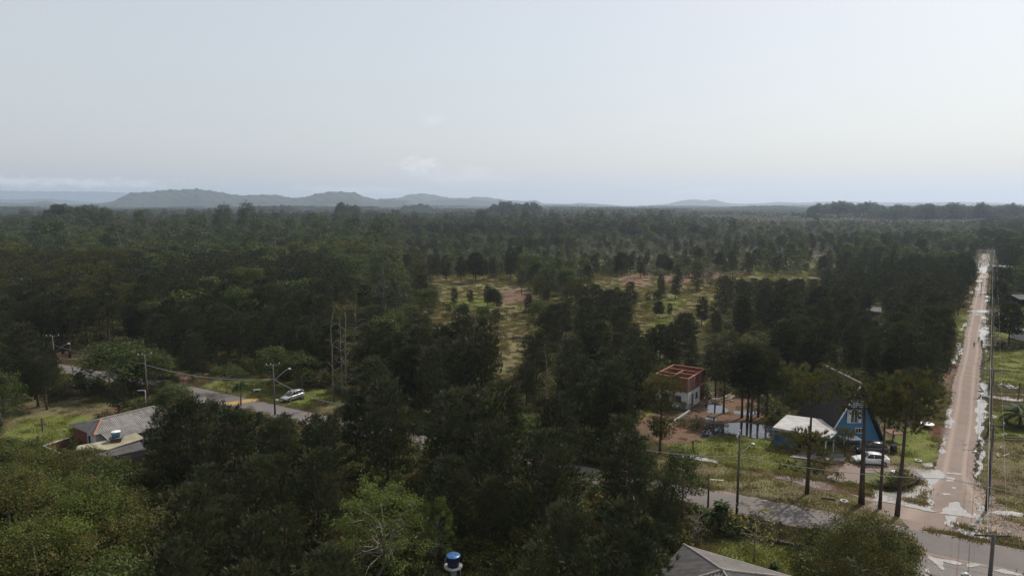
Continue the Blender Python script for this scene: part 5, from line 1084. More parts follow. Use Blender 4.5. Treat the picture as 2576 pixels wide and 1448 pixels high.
tree_at('broadleaf_tree', 'shrubA', 415, 990, 962, 'pale green bush at the edge of the paved road behind the bungalow', 'bush', None, 3, 1.3)
tree_at('broadleaf_tree', 'broadB', 392, 985, 890, 'bushy green tree screening the paved road right of the crossarm pole', 'broadleaf tree', None, 2.5, 1.2)
tree_at('broadleaf_tree', 'shrubA', 445, 1010, 972, 'low pale green bush by the paved road edge above the bungalow', 'bush', None, 1, 1.5)
tree_at('palm_tree', 'palmA', 606, 1018, 968, 'drooping palm beside the speed hump', 'palm')
tree_at('palm_tree', 'palmB', 2566, 1072, 1000, 'large dark short stemmed palm at the right edge field', 'palm', None, 1.0)
tree_at('broadleaf_tree', 'limeA', 2524, 745, 706, 'round bright green tree right of the far dirt road', 'broadleaf tree', None, 1.0)
tree_at('yucca_plant', 'yucca', 1816, 1336, 1272, 'taller yucca on the yard edge below the paved road', 'yucca'); tree_at('yucca_plant', 'yucca', 1797, 1340, 1290, 'shorter yucca left of the taller one on the yard edge', 'yucca'); tree_at('yucca_plant', 'yucca', 1772, 1330, 1288, 'third yucca farthest left on the yard edge', 'yucca')
tree_at('bare_shrub', 'bareY', 1897, 1412, 1283, 'nearly bare shrub with yellow leaves in the yard behind the pyramid roof', 'shrub')
tree_at('bare_shrub', 'bareG', 1755, 1372, 1300, 'tangled grey leafless shrub left of the yuccas', 'shrub', None, 2.2, 1.4)
tree_at('palm_tree', 'palmB', 1948, 1428, 1408, 'small pale rosette plant on the grass behind the pyramid roof', 'plant', None, 1.0)
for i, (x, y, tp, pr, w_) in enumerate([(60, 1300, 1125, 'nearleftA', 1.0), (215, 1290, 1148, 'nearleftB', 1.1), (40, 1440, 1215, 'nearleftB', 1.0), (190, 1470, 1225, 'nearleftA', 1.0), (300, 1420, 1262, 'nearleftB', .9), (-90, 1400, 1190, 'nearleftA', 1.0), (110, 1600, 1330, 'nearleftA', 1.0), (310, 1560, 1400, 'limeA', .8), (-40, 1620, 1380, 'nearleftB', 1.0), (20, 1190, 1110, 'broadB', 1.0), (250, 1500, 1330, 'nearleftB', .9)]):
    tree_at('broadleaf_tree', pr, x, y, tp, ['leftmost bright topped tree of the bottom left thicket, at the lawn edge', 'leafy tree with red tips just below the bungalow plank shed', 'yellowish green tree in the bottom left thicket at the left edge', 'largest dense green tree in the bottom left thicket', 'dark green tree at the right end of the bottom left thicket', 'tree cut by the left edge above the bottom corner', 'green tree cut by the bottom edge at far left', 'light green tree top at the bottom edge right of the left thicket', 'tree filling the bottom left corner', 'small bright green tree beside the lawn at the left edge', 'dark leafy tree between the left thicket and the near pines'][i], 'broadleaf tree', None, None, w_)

SCAT = [(1122, 706, 641), (1160, 709, 645), (1197, 711, 637), (1143, 774, 725), (1183, 767, 728), (1227, 774, 718), (1241, 772, 728), (1254, 781, 735), (1285, 704, 623), (1306, 678, 620), (1352, 728, 665), (1404, 730, 658), (1373, 767, 721), (1478, 725, 665), (1564, 692, 637), (1587, 690, 641), (1611, 697, 644),
        (1657, 681, 640), (1681, 690, 650), (1585, 785, 708), (1662, 735, 690), (1699, 753, 697), (1657, 802, 760), (1684, 798, 762), (1470, 800, 722), (1500, 806, 715), (1532, 800, 730), (1455, 770, 718), (1550, 775, 722), (1758, 672, 623), (1809, 676, 637), (1839, 683, 630), (1881, 664, 636), (1904, 658, 637), (1932, 664, 637), (1964, 655, 637), (1765, 820, 746),
        (1690, 925, 815), (1660, 910, 820), (1725, 900, 800), (1640, 900, 825), (1330, 800, 740), (1395, 850, 768), (1100, 700, 640), (1060, 770, 690), (2245, 700, 655), (1720, 880, 790), (1740, 940, 850), (2435, 735, 655), (2420, 728, 660), (1215, 705, 655), (1240, 700, 650)]
WHERE = ['left central brown clearing', 'right central brown clearing', 'clearing right of centre', 'far grassy clearing', 'woods above the brick house']
def where_(x, y): return (WHERE[0] if x < 1240 else (WHERE[1] if x < 1420 else (WHERE[2] if x < 1740 and y < 830 else (WHERE[3] if y < 760 else WHERE[4])))), y < (700 if x > 1420 else 760)
NTH = ['leftmost', 'second from left', 'third from left', 'fourth from left', 'fifth from left', 'sixth from left', 'seventh from left', 'eighth from left', 'ninth from left', 'tenth from left', 'eleventh from left', 'twelfth from left', 'thirteenth from left', 'fourteenth from left']
for i, (x, y, tp) in enumerate(SCAT):
    k_ = sorted(q[0] for q in SCAT if where_(q[0], q[1]) == where_(x, y)).index(x); wh, upp = where_(x, y)
    tree_at('pine_tree', ['pineD', 'pineA', 'pineR', 'pineF'][i % 4], x, y, tp, f"{NTH[min(k_, 13)]} round pine, {'upper' if upp else 'lower'} part, {wh}", 'pine tree')
# (polygon, photo row whose ground distance it has or None for the ground itself, share of a crown that may cover it)
KEEP = [([(60, 1045), (160, 1035), (150, 1120), (60, 1120), (0, 1150), (0, 1110)], None, .08), ([(140, 1020), (330, 1010), (395, 1030), (325, 1090), (320, 1185), (240, 1160), (140, 1130)], 1150, .02),
    ([(420, 965), (520, 958), (700, 985), (835, 1025), (830, 1045), (740, 1040), (700, 1045), (600, 1025), (430, 990)], None, .05), ([(530, 958), (700, 950), (870, 1000), (850, 1020), (760, 1010), (560, 975)], None, .05), ([(150, 905), (245, 905), (240, 940), (165, 940)], None, .02),
    ([(1080, 700), (1230, 690), (1345, 730), (1350, 785), (1180, 770), (1110, 760)], None, .14), ([(1270, 790), (1330, 800), (1320, 860), (1275, 870)], None, .08), ([(1240, 885), (1310, 885), (1310, 940), (1250, 950)], None, .08), ([(1490, 700), (1600, 695), (1700, 690), (1660, 725), (1600, 735), (1500, 730)], None, .12),
    ([(1860, 640), (2050, 640), (2060, 700), (1900, 705), (1780, 690), (1800, 660)], None, .12), ([(1600, 790), (1690, 760), (1720, 730), (1790, 735), (1740, 780), (1780, 840), (1780, 880), (1740, 880), (1680, 810), (1610, 850)], None, .07),
    ([(1645, 928), (1775, 928), (1780, 1005), (1730, 1035), (1660, 1000)], 1035, .02), ([(1770, 1000), (1830, 1010), (1850, 1040), (1950, 1070), (1935, 1105), (1780, 1100), (1770, 1060)], None, .02), ([(1610, 1015), (1670, 1035), (1660, 1060), (1610, 1058)], None, .04),
    ([(1690, 1100), (1940, 1110), (2000, 1160), (2280, 1290), (2300, 1330), (2000, 1340), (1880, 1300), (1735, 1265), (1730, 1215), (1640, 1130)], None, .02), ([(1940, 1045), (2060, 1030), (2080, 915), (2160, 945), (2230, 1110), (2240, 1175), (1950, 1165)], 1110, .02), ([(2240, 1075), (2340, 1060), (2370, 1180), (2250, 1170)], None, .03),
    ([(2472, 640), (2488, 640), (2485, 880), (2480, 1200), (2400, 1440), (2340, 1340), (2330, 1180), (2405, 960), (2440, 760)], None, .06), ([(2480, 880), (2640, 880), (2640, 1448), (2480, 1448)], None, .02), ([(2505, 770), (2640, 770), (2640, 860), (2505, 860)], None, .1), ([(2320, 1330), (2600, 1330), (2600, 1448), (2320, 1448)], None, .02),
    ([(1740, 1345), (2000, 1365), (2010, 1440), (1830, 1420)], None, .02), ([(1633, 1460), (1722, 1368), (2012, 1442), (2012, 1460)], 1400, .02), ([(1990, 1300), (2335, 1285), (2335, 1460), (1990, 1460)], 1500, .02), ([(1120, 1385), (1160, 1385), (1160, 1460), (1120, 1460)], 1440, .02), ([(2400, 780), (2440, 780), (2420, 850), (2398, 850)], None, .1), ([(1280, 1055), (1370, 1055), (1370, 1120), (1285, 1120)], 1150, .1), ([(850, 1245), (1080, 1240), (1150, 1300), (1140, 1400), (900, 1440)], 1478, .04),
    ([(345, 862), (378, 862), (372, 905), (355, 905)], 975, .02), ([(112, 824), (152, 824), (140, 880), (120, 880)], 930, .02), ([(662, 914), (720, 914), (715, 960), (690, 1040)], 1043, .02), ([(835, 780), (905, 765), (905, 975), (835, 1000)], 1005, .05), ([(2185, 790), (2205, 790), (2205, 806), (2185, 806)], 802, .02), ([(915, 640), (1040, 690), (1040, 780), (915, 780)], 815, .10), ([(2510, 662), (2550, 662), (2550, 672), (2510, 672)], 685, .02),
    ([(1815, 870), (1935, 870), (1935, 1050), (1830, 1030)], 1045, .04), ([(545, 925), (600, 925), (600, 990), (560, 990)], 990, .03), ([(250, 885), (390, 885), (390, 960), (250, 960)], 985, .05), ([(1620, 955), (1720, 955), (1720, 1100), (1640, 1140)], 1141, .02), ([(2538, 733), (2580, 733), (2580, 765), (2538, 765)], 768, .05), ([(1845, 1090), (1875, 1090), (1870, 1300), (1845, 1300)], 1302, .02)]
ks = []
for kid, (p, yb, th_) in enumerate(KEEP):
    X = [q[0] for q in p]; Y = [q[1] for q in p]; st_ = 7 if max(X) - min(X) > 30 else 4; g = np.array([(a, b) for a in np.arange(min(X) + 2, max(X), st_) for b in np.arange(min(Y) + 2, max(Y), st_)], float)
    g = g[in_poly(g[:, 0], g[:, 1], p)]
    for a, b in g: ks.append((a, b, G(a, max(540, yb or b))[1], .05 / th_ * (st_ / 7) ** 2, kid))
ks = np.array(ks); ktot = np.bincount(ks[:, 4].astype(int), minlength=len(KEEP)).astype(float); ksmall = np.array([k_[2] <= .03 for k_ in KEEP]) & (ktot < 260)
NOTREE = [GP([(2472, 640), (2488, 640), (2500, 1200), (2440, 1400), (2320, 1340), (2330, 1180), (2405, 960), (2440, 760)])]
bl = [(Vector((29.3, 110.7)) + Vector((DU.x, DU.y)) * 4 + Vector((DV.x, DV.y)) * 3, 6.5), (Vector((49.2, 99)), 6.5), (Vector((41.5, 94)), 5.5), (Vector((-56.7, 89.4)) + Vector((DU.x, DU.y)) * 5 + Vector((DV.x, DV.y)) * 1, 10), (Vector((-57, 83)), 5), (Vector((18, 52.8)), 8), (Vector(G(2575, 768)), 9), (Vector(G(2531, 685)), 9), (Vector(G(2590, 855)), 5), (Vector(G(2196, 802)), 4), (Vector(G(487, 1038)), 2.5), (Vector(G(735, 1004)), 3.5), (Vector((36.5, 124)), 5.5), (Vector((40, 136)), 5.5), (Vector((43, 148)), 5.5)]
def road_dist(x, y):
    d = 1e9
    for a, b in zip(PAVED[:-1], PAVED[1:]):
        ax_, ay_ = a; bx, by = b; t = max(0, min(1, ((x - ax_) * (bx - ax_) + (y - ay_) * (by - ay_)) / ((bx - ax_) ** 2 + (by - ay_) ** 2))); d = min(d, math.hypot(x - ax_ - t * (bx - ax_), y - ay_ - t * (by - ay_)))
    rel = Vector((x - 49.5, y - 73.5, 0)); s = rel.dot(DU); o = abs(rel.dot(DV)) if -4 < s < 495 else 99
    return d, o
def zone_of(px, py):
    """what grows where, by the place it has in the photograph: list of (proto, weight), height range"""
    if py > 1060 and px < 380: return [('broadA', .6), ('broadC', .4)], (6, 9)
    if px > 2470 and py < 870: return [('pineA', .4), ('pineD', .3), ('pineB', .2), ('broadA', .1)], (9, 13)
    if py > 700:
        if px < 330 and py < 870: return [('pineY', .45), ('pineE', .35), ('pineC', .2)], (12, 15)
        if 880 < px < 1480 and py < 960: return [('pineY', .22), ('pineC', .22), ('broadA', .18), ('pineE', .18), ('broadB', .12), ('limeA', .02), ('pineB', .06)], (8, 12.5)
        if px > 1480 and py < 880: return [('pineA', .35), ('pineD', .3), ('pineF', .2), ('pineS', .15)], (7, 12)
        if px < 900 and py < 900: return [('pineC', .25), ('pineA', .3), ('pineB', .3), ('broadA', .1), ('pineE', .05)], (11, 14.5)
        return [('pineA', .27), ('pineD', .22), ('pineB', .27), ('pineF', .2), ('pineC', .04)], (10.5, 14)
    if py > 600:
        if px < 1000: return [('broadA', .36), ('broadC', .1), ('limeA', .05), ('eucA', .04), ('pineA', .2), ('pineC', .15), ('pineY', .10)], (8, 14)
        if px < 1900: return [('pineA', .24), ('pineD', .16), ('broadA', .15), ('scrub', .45)], (5, 10)
        return [('scrub', .30), ('pineD', .3), ('pineA', .25), ('broadA', .15)], (5, 11)
    if px < 1750: return [('pineA', .45), ('pineC', .3), ('broadA', .2), ('eucB', .05)], (10, 15)
    return [('scrub', .6), ('pineA', .2), ('broadA', .2)], (4, 10)
def wob(x, y, s, ph): return math.sin(x / s + ph) * math.cos(y / s * 1.3 + ph * 2) + .5 * math.sin(x / s * 2.3 + y / s * 1.9 + ph)
def thin(px, py, x, y):
    w_ = wob(x, y, 17, 3.0)
    if 1450 < px < 2120 and 598 < py < 725: return .62 + .3 * w_
    if 1060 < px < 1820 and 640 < py < 960: return .50 + .35 * w_
    if 1900 < px < 2440 and 575 < py < 660: return .35 + .3 * w_
    if py < 640 and px > 1000: return .15 + .15 * w_
    return .05 + .06 * w_
rnd = random.Random(77); cand = []
def try_zone(y0, y1, step):
    y = y0
    while y < y1:
        half = .80 * y + 10; x = -half
        while x < half:
            jx, jy = x + rnd.uniform(-.42, .42) * step, y + rnd.uniform(-.42, .42) * step; x += step
            px, py, zc = proj(jx, jy, 0)
            if px < -160 or px > 2740: continue
            rr = road_dist(jx, jy)
            if rr[0] < 5.2 or rr[1] < 4.6: continue
            if any((Vector((jx, jy)) - c_).length < r_ for c_, r_ in bl): continue
            if any((jx - a) ** 2 + (jy - b) ** 2 < (r_ * .8 + 1.0) ** 2 for a, b, r_ in placed[:nspecial]): continue
            low = False
            if rnd.random() < thin(px, py, jx, jy):
                if py > 700 or rnd.random() < .3: continue
                low = True
            opts, (h0, h1) = zone_of(px, py); pr = rnd.choices([o[0] for o in opts], [o[1] for o in opts])[0]; h_ = h0 * .78 + (h1 - h0 * .78) * rnd.random() ** .7
            if low: pr = 'scrub'
            if pr == 'scrub': h_ = rnd.uniform(1.2, 3) if low else rnd.uniform(2.5, 5)
            if pr == 'limeA': h_ *= .75
            if pr.startswith('euc'): h_ = rnd.uniform(18, 26)
            if pr == 'pineS': h_ = rnd.uniform(4, 7)
            f = {'p': .22, 'b': .42, 'l': .38, 'e': .24, 's': .6, 'u': .6}[pr[0]]; ok = False
            for tr_ in range(7):
                pxt, pyt, _z = proj(jx, jy, h_); c0 = {'p': .3, 'b': .2, 'l': .2, 'e': .25, 's': 0, 'u': .5}[pr[0]]
                cyb = py + (pyt - py) * c0; rw_ = f * h_ * FPX / zc * .9
                m = (np.abs(ks[:, 0] - px) < rw_) & (ks[:, 1] > pyt) & (ks[:, 1] < cyb) & (ks[:, 2] > jy - 1)
                hid = np.bincount(ks[m, 4].astype(int), minlength=len(KEEP)) / ktot
                if ks[m, 3].sum() / max(1.0, 2 * rw_ * max(1.0, cyb - pyt) / 49) <= .05 and not (ksmall & (hid > .15)).any(): ok = True; break
                h_ *= .86
                if h_ < 3.4 or (pr[0] == 'e'): break
            if not ok: continue
            mb = (np.abs(ks[:, 0] - px) < 5) & (np.abs(ks[:, 1] - py) < 6)
            if mb.any() and py > 640 and rnd.random() < .9: continue
            cand.append((jy, jx, pr, h_, px, py, pyt, cyb, rw_))
        y += step
nspecial = len(placed)
try_zone(45, 130, 5.8); try_zone(130, 330, 6.6)
cand.sort()
# crude painter's order: how much of each crown the camera can see
CW, CH = 330, 190; cov = np.zeros((CH, CW), bool); scl = 8.0
indiv, mass = [], []; ncat = {}
def cat_of(p): return {'p': 'pine tree', 'b': 'broadleaf tree', 'l': 'broadleaf tree', 'e': 'eucalyptus tree', 's': 'bush', 'u': 'broadleaf tree'}[p[0]]
for q in SPECIAL: ncat[q[3]] = ncat.get(q[3], 0) + 1
sp_c = sorted([(G(a, b)[1], a, b, tp, c_, hh) for a, b, tp, c_, hh in SPECIAL])
merged = [(c_[0], 0, c_) for c_ in cand] + [(s_[0], 1, s_) for s_ in sp_c]; merged.sort(key=lambda q: q[0])
yy, xx = np.mgrid[0:CH, 0:CW]; yy = yy * scl + scl / 2; xx = xx * scl + scl / 2
for d, isp, c_ in merged:
    if isp:
        _, px, py, tp, cc, hh = c_
        if cc in ('dead tree', 'shrub', 'yucca', 'palm', 'plant'): continue
        rw_ = .25 * hh * FPX / max(20, d); cyb = py + (tp - py) * .3; cy_ = (tp + cyb) / 2; ry = max(4, (cyb - tp) / 2)
        cov |= (((xx - px) / rw_) ** 2 + ((yy - cy_) / ry) ** 2) < .55; continue
    jy, jx, pr, h_, px, py, pyt, cyb, rw_ = c_
    cy_ = (pyt + cyb) / 2; ry = max(5, (cyb - pyt) / 2); m = (((xx - px) / max(rw_, 6)) ** 2 + ((yy - cy_) / ry) ** 2) < 1.0
    tot = max(1, m.sum()); vis = (m & ~cov).sum() / tot; inframe = -20 < px < 2600 and pyt < 1448
    ct = cat_of(pr)
    if inframe and m.sum() > 0 and vis > .30 and (jy < 240) and ncat.get(ct, 0) < 296 and pr != 'scrub' and (rw_ * ry * 3.14 * vis > 500 or jy < 130):
        indiv.append((c_, vis)); ncat[ct] = ncat.get(ct, 0) + 1
    else: mass.append(c_)
    cov |= (((xx - px) / max(rw_, 6)) ** 2 + ((yy - cy_) / ry) ** 2) < .62
print('individual', len(indiv), 'mass near', len(mass), ncat)

# labels: each tree is described by the landmark nearest to it in the picture, and its rank there
LM = [('the blue lidded water tank', 1140, 1400), ('the left corrugated roof', 250, 1090), ('the silver car', 730, 1000), ('the yellow speed hump', 610, 1010), ('the silver car lamp pole', 690, 950), ('the left crossarm pole', 362, 870), ('the walking man at far left', 183, 925),
      ('the four bare trunks', 870, 880), ('the tall spreading eucalyptus', 975, 715), ('the vivid lime tree', 1322, 1085), ('the straight dark dead trunk', 1262, 860), ('the roofless brick house', 1715, 975), ('the lone pine before the brick house', 1660, 1050), ('the pond', 1860, 1060), ('the blue A-frame house', 2150, 1030), ('the white carport roof', 2010, 1060),
      ('the central brown clearing', 1290, 750), ('the clearing of scattered pines', 1600, 720), ('the green clearing right of centre', 1700, 820), ('the far grassy clearing', 1950, 670), ('the slim concrete pole by the pines', 2257, 920), ('the grey roofed cabin in the pines', 2196, 780), ('the two walkers on the dirt road', 2460, 870), ('the flooded part of the dirt road', 2475, 680), ('the grass plot left of the dirt road', 2415, 820),
      ('the pyramid roof', 1800, 1410), ('the bright green forked tree', 980, 1330), ('the bottom left thicket', 180, 1300), ('the roadside lamp pole right of centre', 1853, 1200), ('the long low house at the right edge', 2560, 750), ('the left photo edge, mid height', 0, 800), ('the left photo edge above the lawn', 0, 950), ('the distant crossarm pole at upper left', 133, 720), ('the dark tree by the left road', 300, 930), ('the white house roof up the road', 2530, 667), ('the left road verge', 480, 930), ('the near thicket left of centre', 640, 1200), ('the near thicket at centre', 1180, 1200), ('the near thicket right of centre', 1520, 1150), ('the small palm by the speed hump', 606, 985)]
ORD = ['nearest', 'second nearest', 'third nearest', 'fourth nearest', 'fifth nearest', 'sixth nearest', 'seventh nearest', 'eighth nearest', 'ninth nearest', 'tenth nearest', 'eleventh nearest', 'twelfth nearest', 'thirteenth nearest', 'fourteenth nearest', 'fifteenth nearest']
LOOK = {'pineA': 'full dark pine', 'pineB': 'dark pine', 'pineC': 'bare trunked pine', 'pineD': 'wide bushy pine', 'pineE': 'tall top crowned pine', 'pineY': 'thin yellowish topped pine', 'pineF': 'narrow dark pine', 'pineS': 'small young pine', 'broadA': 'rounded green broadleaf tree', 'broadB': 'low rounded broadleaf tree', 'broadC': 'olive green broadleaf tree', 'limeA': 'light green broadleaf tree', 'eucA': 'tall airy eucalyptus', 'eucB': 'slender tall eucalyptus'}
KN = {'pine tree': 'pine_tree', 'broadleaf tree': 'broadleaf_tree', 'eucalyptus tree': 'eucalyptus_tree'}
cells = {}
for (c_, vis) in indiv:
    jy, jx, pr, h_, px, py, pyt, cyb, rw_ = c_; cyy = (pyt + cyb) / 2
    best = min(LM, key=lambda l: math.hypot(l[1] - px, (l[2] - cyy) * 1.3)); dx, dy = px - best[1], cyy - best[2]
    side = ('left of' if dx < 0 else 'right of') if abs(dx) > abs(dy) * 1.2 else ('above' if dy < 0 else 'below')
    cells.setdefault((pr, best[0], side), []).append((math.hypot(dx, dy), c_))
for (pr, lm, side), L in cells.items():
    L.sort(key=lambda q: q[0])
    for i, (dist, c_) in enumerate(L):
        jy, jx, _p, h_, px, py, pyt, cyb, rw_ = c_; ct = cat_of(pr)
        lb = f"{LOOK[pr]} {side} {lm}" + (f', {ORD[min(i, 14)]}' if len(L) > 1 else '')
        s = h_ / P_[pr][2]; g_ = {'pine tree': 'pines of the near woods', 'broadleaf tree': 'broadleaf trees of the near woods', 'eucalyptus tree': 'eucalyptus trees of the near woods'}[ct]
        add_tree(KN[ct], P_[pr], (jx, jy), rnd.uniform(0, 6.28), s * rnd.uniform(.96, 1.04), lb, ct, g_, (rnd.gauss(0, .025), rnd.gauss(0, .025)))

# ------------------------------------------------------------ woods that read as one mass
def lodmesh(name, p): return one_mesh(p, name)
def proto_col(name, meshes):
    col = bpy.data.collections.new(name)
    for i, me in enumerate(meshes): o = bpy.data.objects.new(f'{name}_{i:02d}', me); col.objects.link(o)
    return col
def scatter(name, col, pts, rots, scs, idx, label=None):
    n = len(pts); me = bpy.data.meshes.new(name); me.vertices.add(n); me.vertices.foreach_set('co', np.asarray(pts, np.float32).ravel())
    a = me.attributes.new('rot', 'FLOAT_VECTOR', 'POINT'); a.data.foreach_set('vector', np.asarray(rots, np.float32).ravel())
    a = me.attributes.new('scl', 'FLOAT_VECTOR', 'POINT'); a.data.foreach_set('vector', np.asarray(scs, np.float32).ravel())
    a = me.attributes.new('idx', 'INT', 'POINT'); a.data.foreach_set('value', np.asarray(idx, np.int32))
    o = put(name, me); ng = bpy.data.node_groups.new(name, 'GeometryNodeTree')
    ng.interface.new_socket('Geometry', in_out='INPUT', socket_type='NodeSocketGeometry'); ng.interface.new_socket('Geometry', in_out='OUTPUT', socket_type='NodeSocketGeometry')
    gi = ng.nodes.new('NodeGroupInput'); go = ng.nodes.new('NodeGroupOutput'); ip = ng.nodes.new('GeometryNodeInstanceOnPoints'); ci = ng.nodes.new('GeometryNodeCollectionInfo')
    ci.inputs['Collection'].default_value = col; ci.inputs['Separate Children'].default_value = True; ci.inputs['Reset Children'].default_value = True
    def na(nm, ty): q = ng.nodes.new('GeometryNodeInputNamedAttribute'); q.data_type = ty; q.inputs['Name'].default_value = nm; return q.outputs['Attribute']
    ng.links.new(gi.outputs[0], ip.inputs['Points']); ng.links.new(ci.outputs[0], ip.inputs['Instance']); ip.inputs['Pick Instance'].default_value = True
    ng.links.new(na('idx', 'INT'), ip.inputs['Instance Index']); ng.links.new(na('scl', 'FLOAT_VECTOR'), ip.inputs['Scale'])
    er = ng.nodes.new('FunctionNodeEulerToRotation'); ng.links.new(na('rot', 'FLOAT_VECTOR'), er.inputs[0]); ng.links.new(er.outputs[0], ip.inputs['Rotation'])
    ng.links.new(ip.outputs[0], go.inputs[0]); m = o.modifiers.new('scatter', 'NODES'); m.node_group = ng; o['kind'] = 'stuff'
    if label: o['label'] = label
    return o
near_lod = {}
def lod(names_fns):
    for n_, p in names_fns: near_lod[n_] = (len(near_lod), p['H'], one_mesh(p, 'mass_' + n_))
lod([('pineA', pine(41, H=14, base=.25, R=3.2, per=4, whorl=1.0, K=7, L=.7, W=.10, clump=.5)), ('pineB', pine(42, H=14, base=.3, R=3.0, per=4, whorl=1.0, K=7, L=.7, W=.10, clump=.5, irregular=.3)), ('pineC', pine(43, H=14, base=.42, R=3.0, per=4, whorl=1.0, K=7, L=.7, W=.10, clump=.5, irregular=.3)),
     ('pineD', pine(44, H=14, base=.2, R=3.5, per=4, whorl=1.0, K=7, L=.7, W=.10, clump=.5, irregular=.2)), ('pineE', pine(45, H=14, base=.52, R=3.1, per=4, whorl=1.0, K=7, L=.7, W=.10, clump=.5, irregular=.4)), ('pineY', pine(46, H=14, base=.55, R=3.2, per=4, whorl=1.0, K=7, L=.7, W=.10, clump=.5, irregular=.5, mat=M_PINEY)),
     ('broadA', leafy(47, 9, 3.7, ncl=26, per=44, cr=1.3, size=.5, crown0=.25)), ('broadC', leafy(48, 7, 4.0, ncl=26, per=44, cr=1.3, size=.48, crown0=.2, mat=M_OLIVE)), ('limeA', leafy(49, 8, 3.4, ncl=22, per=44, cr=1.2, size=.46, crown0=.22, mat=M_LIME)),
     ('eucA', leafy(50, 20, 5.2, ncl=34, per=46, cr=1.8, size=.7, crown0=.2, mat=M_EUC, nlimb=6)), ('eucB', leafy(51, 22, 3.6, ncl=30, per=44, cr=1.8, size=.7, crown0=.3, mat=M_EUC, nlimb=6)), ('scrub', leafy(52, 4, 3.0, ncl=18, per=36, cr=1.0, size=.42, crown0=.12, mat=M_SCRUB)), ('scrubB', leafy(53, 4, 3.0, ncl=18, per=36, cr=1.0, size=.42, crown0=.12, mat=M_BROAD))])
ALIAS = {'pineF': 'pineB', 'pineS': 'pineD', 'broadB': 'broadA', 'umbA': 'broadA'}
mid_col = proto_col('woodland_tree', [v[2] for v in near_lod.values()])
pts, rots, scs, idx = [], [], [], []
def add_mass(x, y, pr, h_, wide=1.0):
    pr = ALIAS.get(pr, pr)
    if pr == 'scrub' and rnd.random() < .35: pr = 'scrubB'
    i, H_, _ = near_lod[pr]; s = h_ / H_; pts.append((x, y, 0)); rots.append((rnd.gauss(0, .03), rnd.gauss(0, .03), rnd.uniform(0, 6.28))); scs.append((s * wide, s * wide, s)); idx.append(i)
for c_ in mass: add_mass(c_[1], c_[0], c_[2], c_[3])
y = 330.0
while y < 1150:
    step = 6.4 * (1 + max(0, y - 330) / 900); half = .80 * y + 20; x = -half
    while x < half:
        jx, jy = x + rnd.uniform(-.45, .45) * step, y + rnd.uniform(-.45, .45) * step; x += step
        px, py, zc = proj(jx, jy, 0)
        if road_dist(jx, jy)[1] < 5.5: continue
        if px > 1480 and px < 2080 and 640 < py < 655 and rnd.random() < .5: continue
        low = rnd.random() < thin(px, py, jx, jy)
        opts, (h0, h1) = zone_of(px, py); pr = rnd.choices([o[0] for o in opts], [o[1] for o in opts])[0]; wv = wob(jx, jy, 38, 1.0)
        h_ = rnd.uniform(h0, h1) * (1 + .12 * wv)
        if low: pr = 'scrub'
        if pr == 'scrub': h_ = rnd.uniform(1.5, 3.4) if low else rnd.uniform(2.5, 5.5)
        if pr.startswith('euc'): h_ = rnd.uniform(17, 27)
        if wv < -.9 and rnd.random() < .6: continue
        add_mass(jx, jy, pr, h_, 1.0 + .35 * (step > 8))
    y += step * .9
scatter('distant_woods', mid_col, pts, rots, scs, idx, 'continuous dark woods beyond the nearer trees')
print('mass', len(pts))
# eucalyptus plantations and single giants on the skyline
def skyline(cx0, cx1, topy, D, h_, n, pr, wide=1.0, dep=60, name='plantation', label=None):
    global pts, rots, scs, idx
    pts, rots, scs, idx = [], [], [], []
    for i in range(n):
        px = cx0 + (cx1 - cx0) * rnd.random(); Dd = D + rnd.uniform(0, dep); x = (px - 1288) / FPX * (Dd * 1.0)
        add_mass(x, Dd, pr, h_ * rnd.uniform(.70, 1.08) * (1 - .35 * abs(2 * (px - cx0) / (cx1 - cx0) - 1) ** 5) * (1 + .07 * math.sin(px * .09) + .05 * math.sin(px * .31)), wide)
    return scatter(name, mid_col, pts, rots, scs, idx, label)
def hs(y, D): return CAM_H + D * ((724 - y) / FPX * cP - sP) / ((724 - y) / FPX * sP + cP)
for (a, b, ty, D, n, pr, wd, dep, lb) in ((1226, 1364, 514, 1650, 190, 'eucB', 1.1, 90, 'dark eucalyptus plantation block on the horizon right of centre'), (846, 908, 518, 1100, 60, 'eucB', 1.0, 60, 'small eucalyptus block on the horizon left of centre'), (104, 312, 528, 700, 190, 'eucB', 1.1, 60, 'long eucalyptus block on the left horizon'),
      (640, 756, 520, 2300, 200, 'eucB', 1.2, 120, 'distant plantation left of centre at the hill foot'), (2030, 2230, 514, 1500, 330, 'eucA', 1.0, 160, 'tall plantation on the right horizon'), (2180, 2640, 519, 1300, 620, 'eucA', 1.0, 260, 'long dark plantation edge at right on the horizon'), (1010, 1090, 517, 2600, 130, 'eucB', 1.2, 100, 'faraway grove below the central hills')):
    skyline(a, b, ty, D, hs(ty, D), n, pr, wd, dep, 'plantation', lb)
SG = [(566, 520, 560, 'pair of tall windswept eucalyptus on the left skyline, left one'), (626, 516, 545, 'pair of tall windswept eucalyptus on the left skyline, right one'), (357, 530, 520, 'lone tall eucalyptus right of the long left plantation'), (180, 536, 640, ''), (2050, 545, 760, 'tall grey eucalyptus standing over the scrub right of centre'), (1842, 552, 560, 'clump topping eucalyptus over the scrub, right of the clearings'), (1600, 528, 1000, ''), (1265, 565, 560, 'single rounded tree rising over the flat woods at centre'), (130, 577, 420, 'tall dark eucalyptus over the left woods'), (385, 596, 360, 'silvery tree in the left woods below the plantation'), (740, 590, 380, 'silvery branched tree left of the tall spreading eucalyptus'), (1790, 560, 540, 'eucalyptus left of the clump topping one over the scrub')]
for px, ty, D, lb in SG:
    if not lb: continue
    h_ = hs(ty, D); pr = rnd.choice(['eucA', 'eucB', 'eucA']); add_tree('eucalyptus_tree', P_[pr], ((px - 1288) / FPX * D, D), rnd.uniform(0, 6), h_ / P_[pr][2], lb, 'eucalyptus tree')
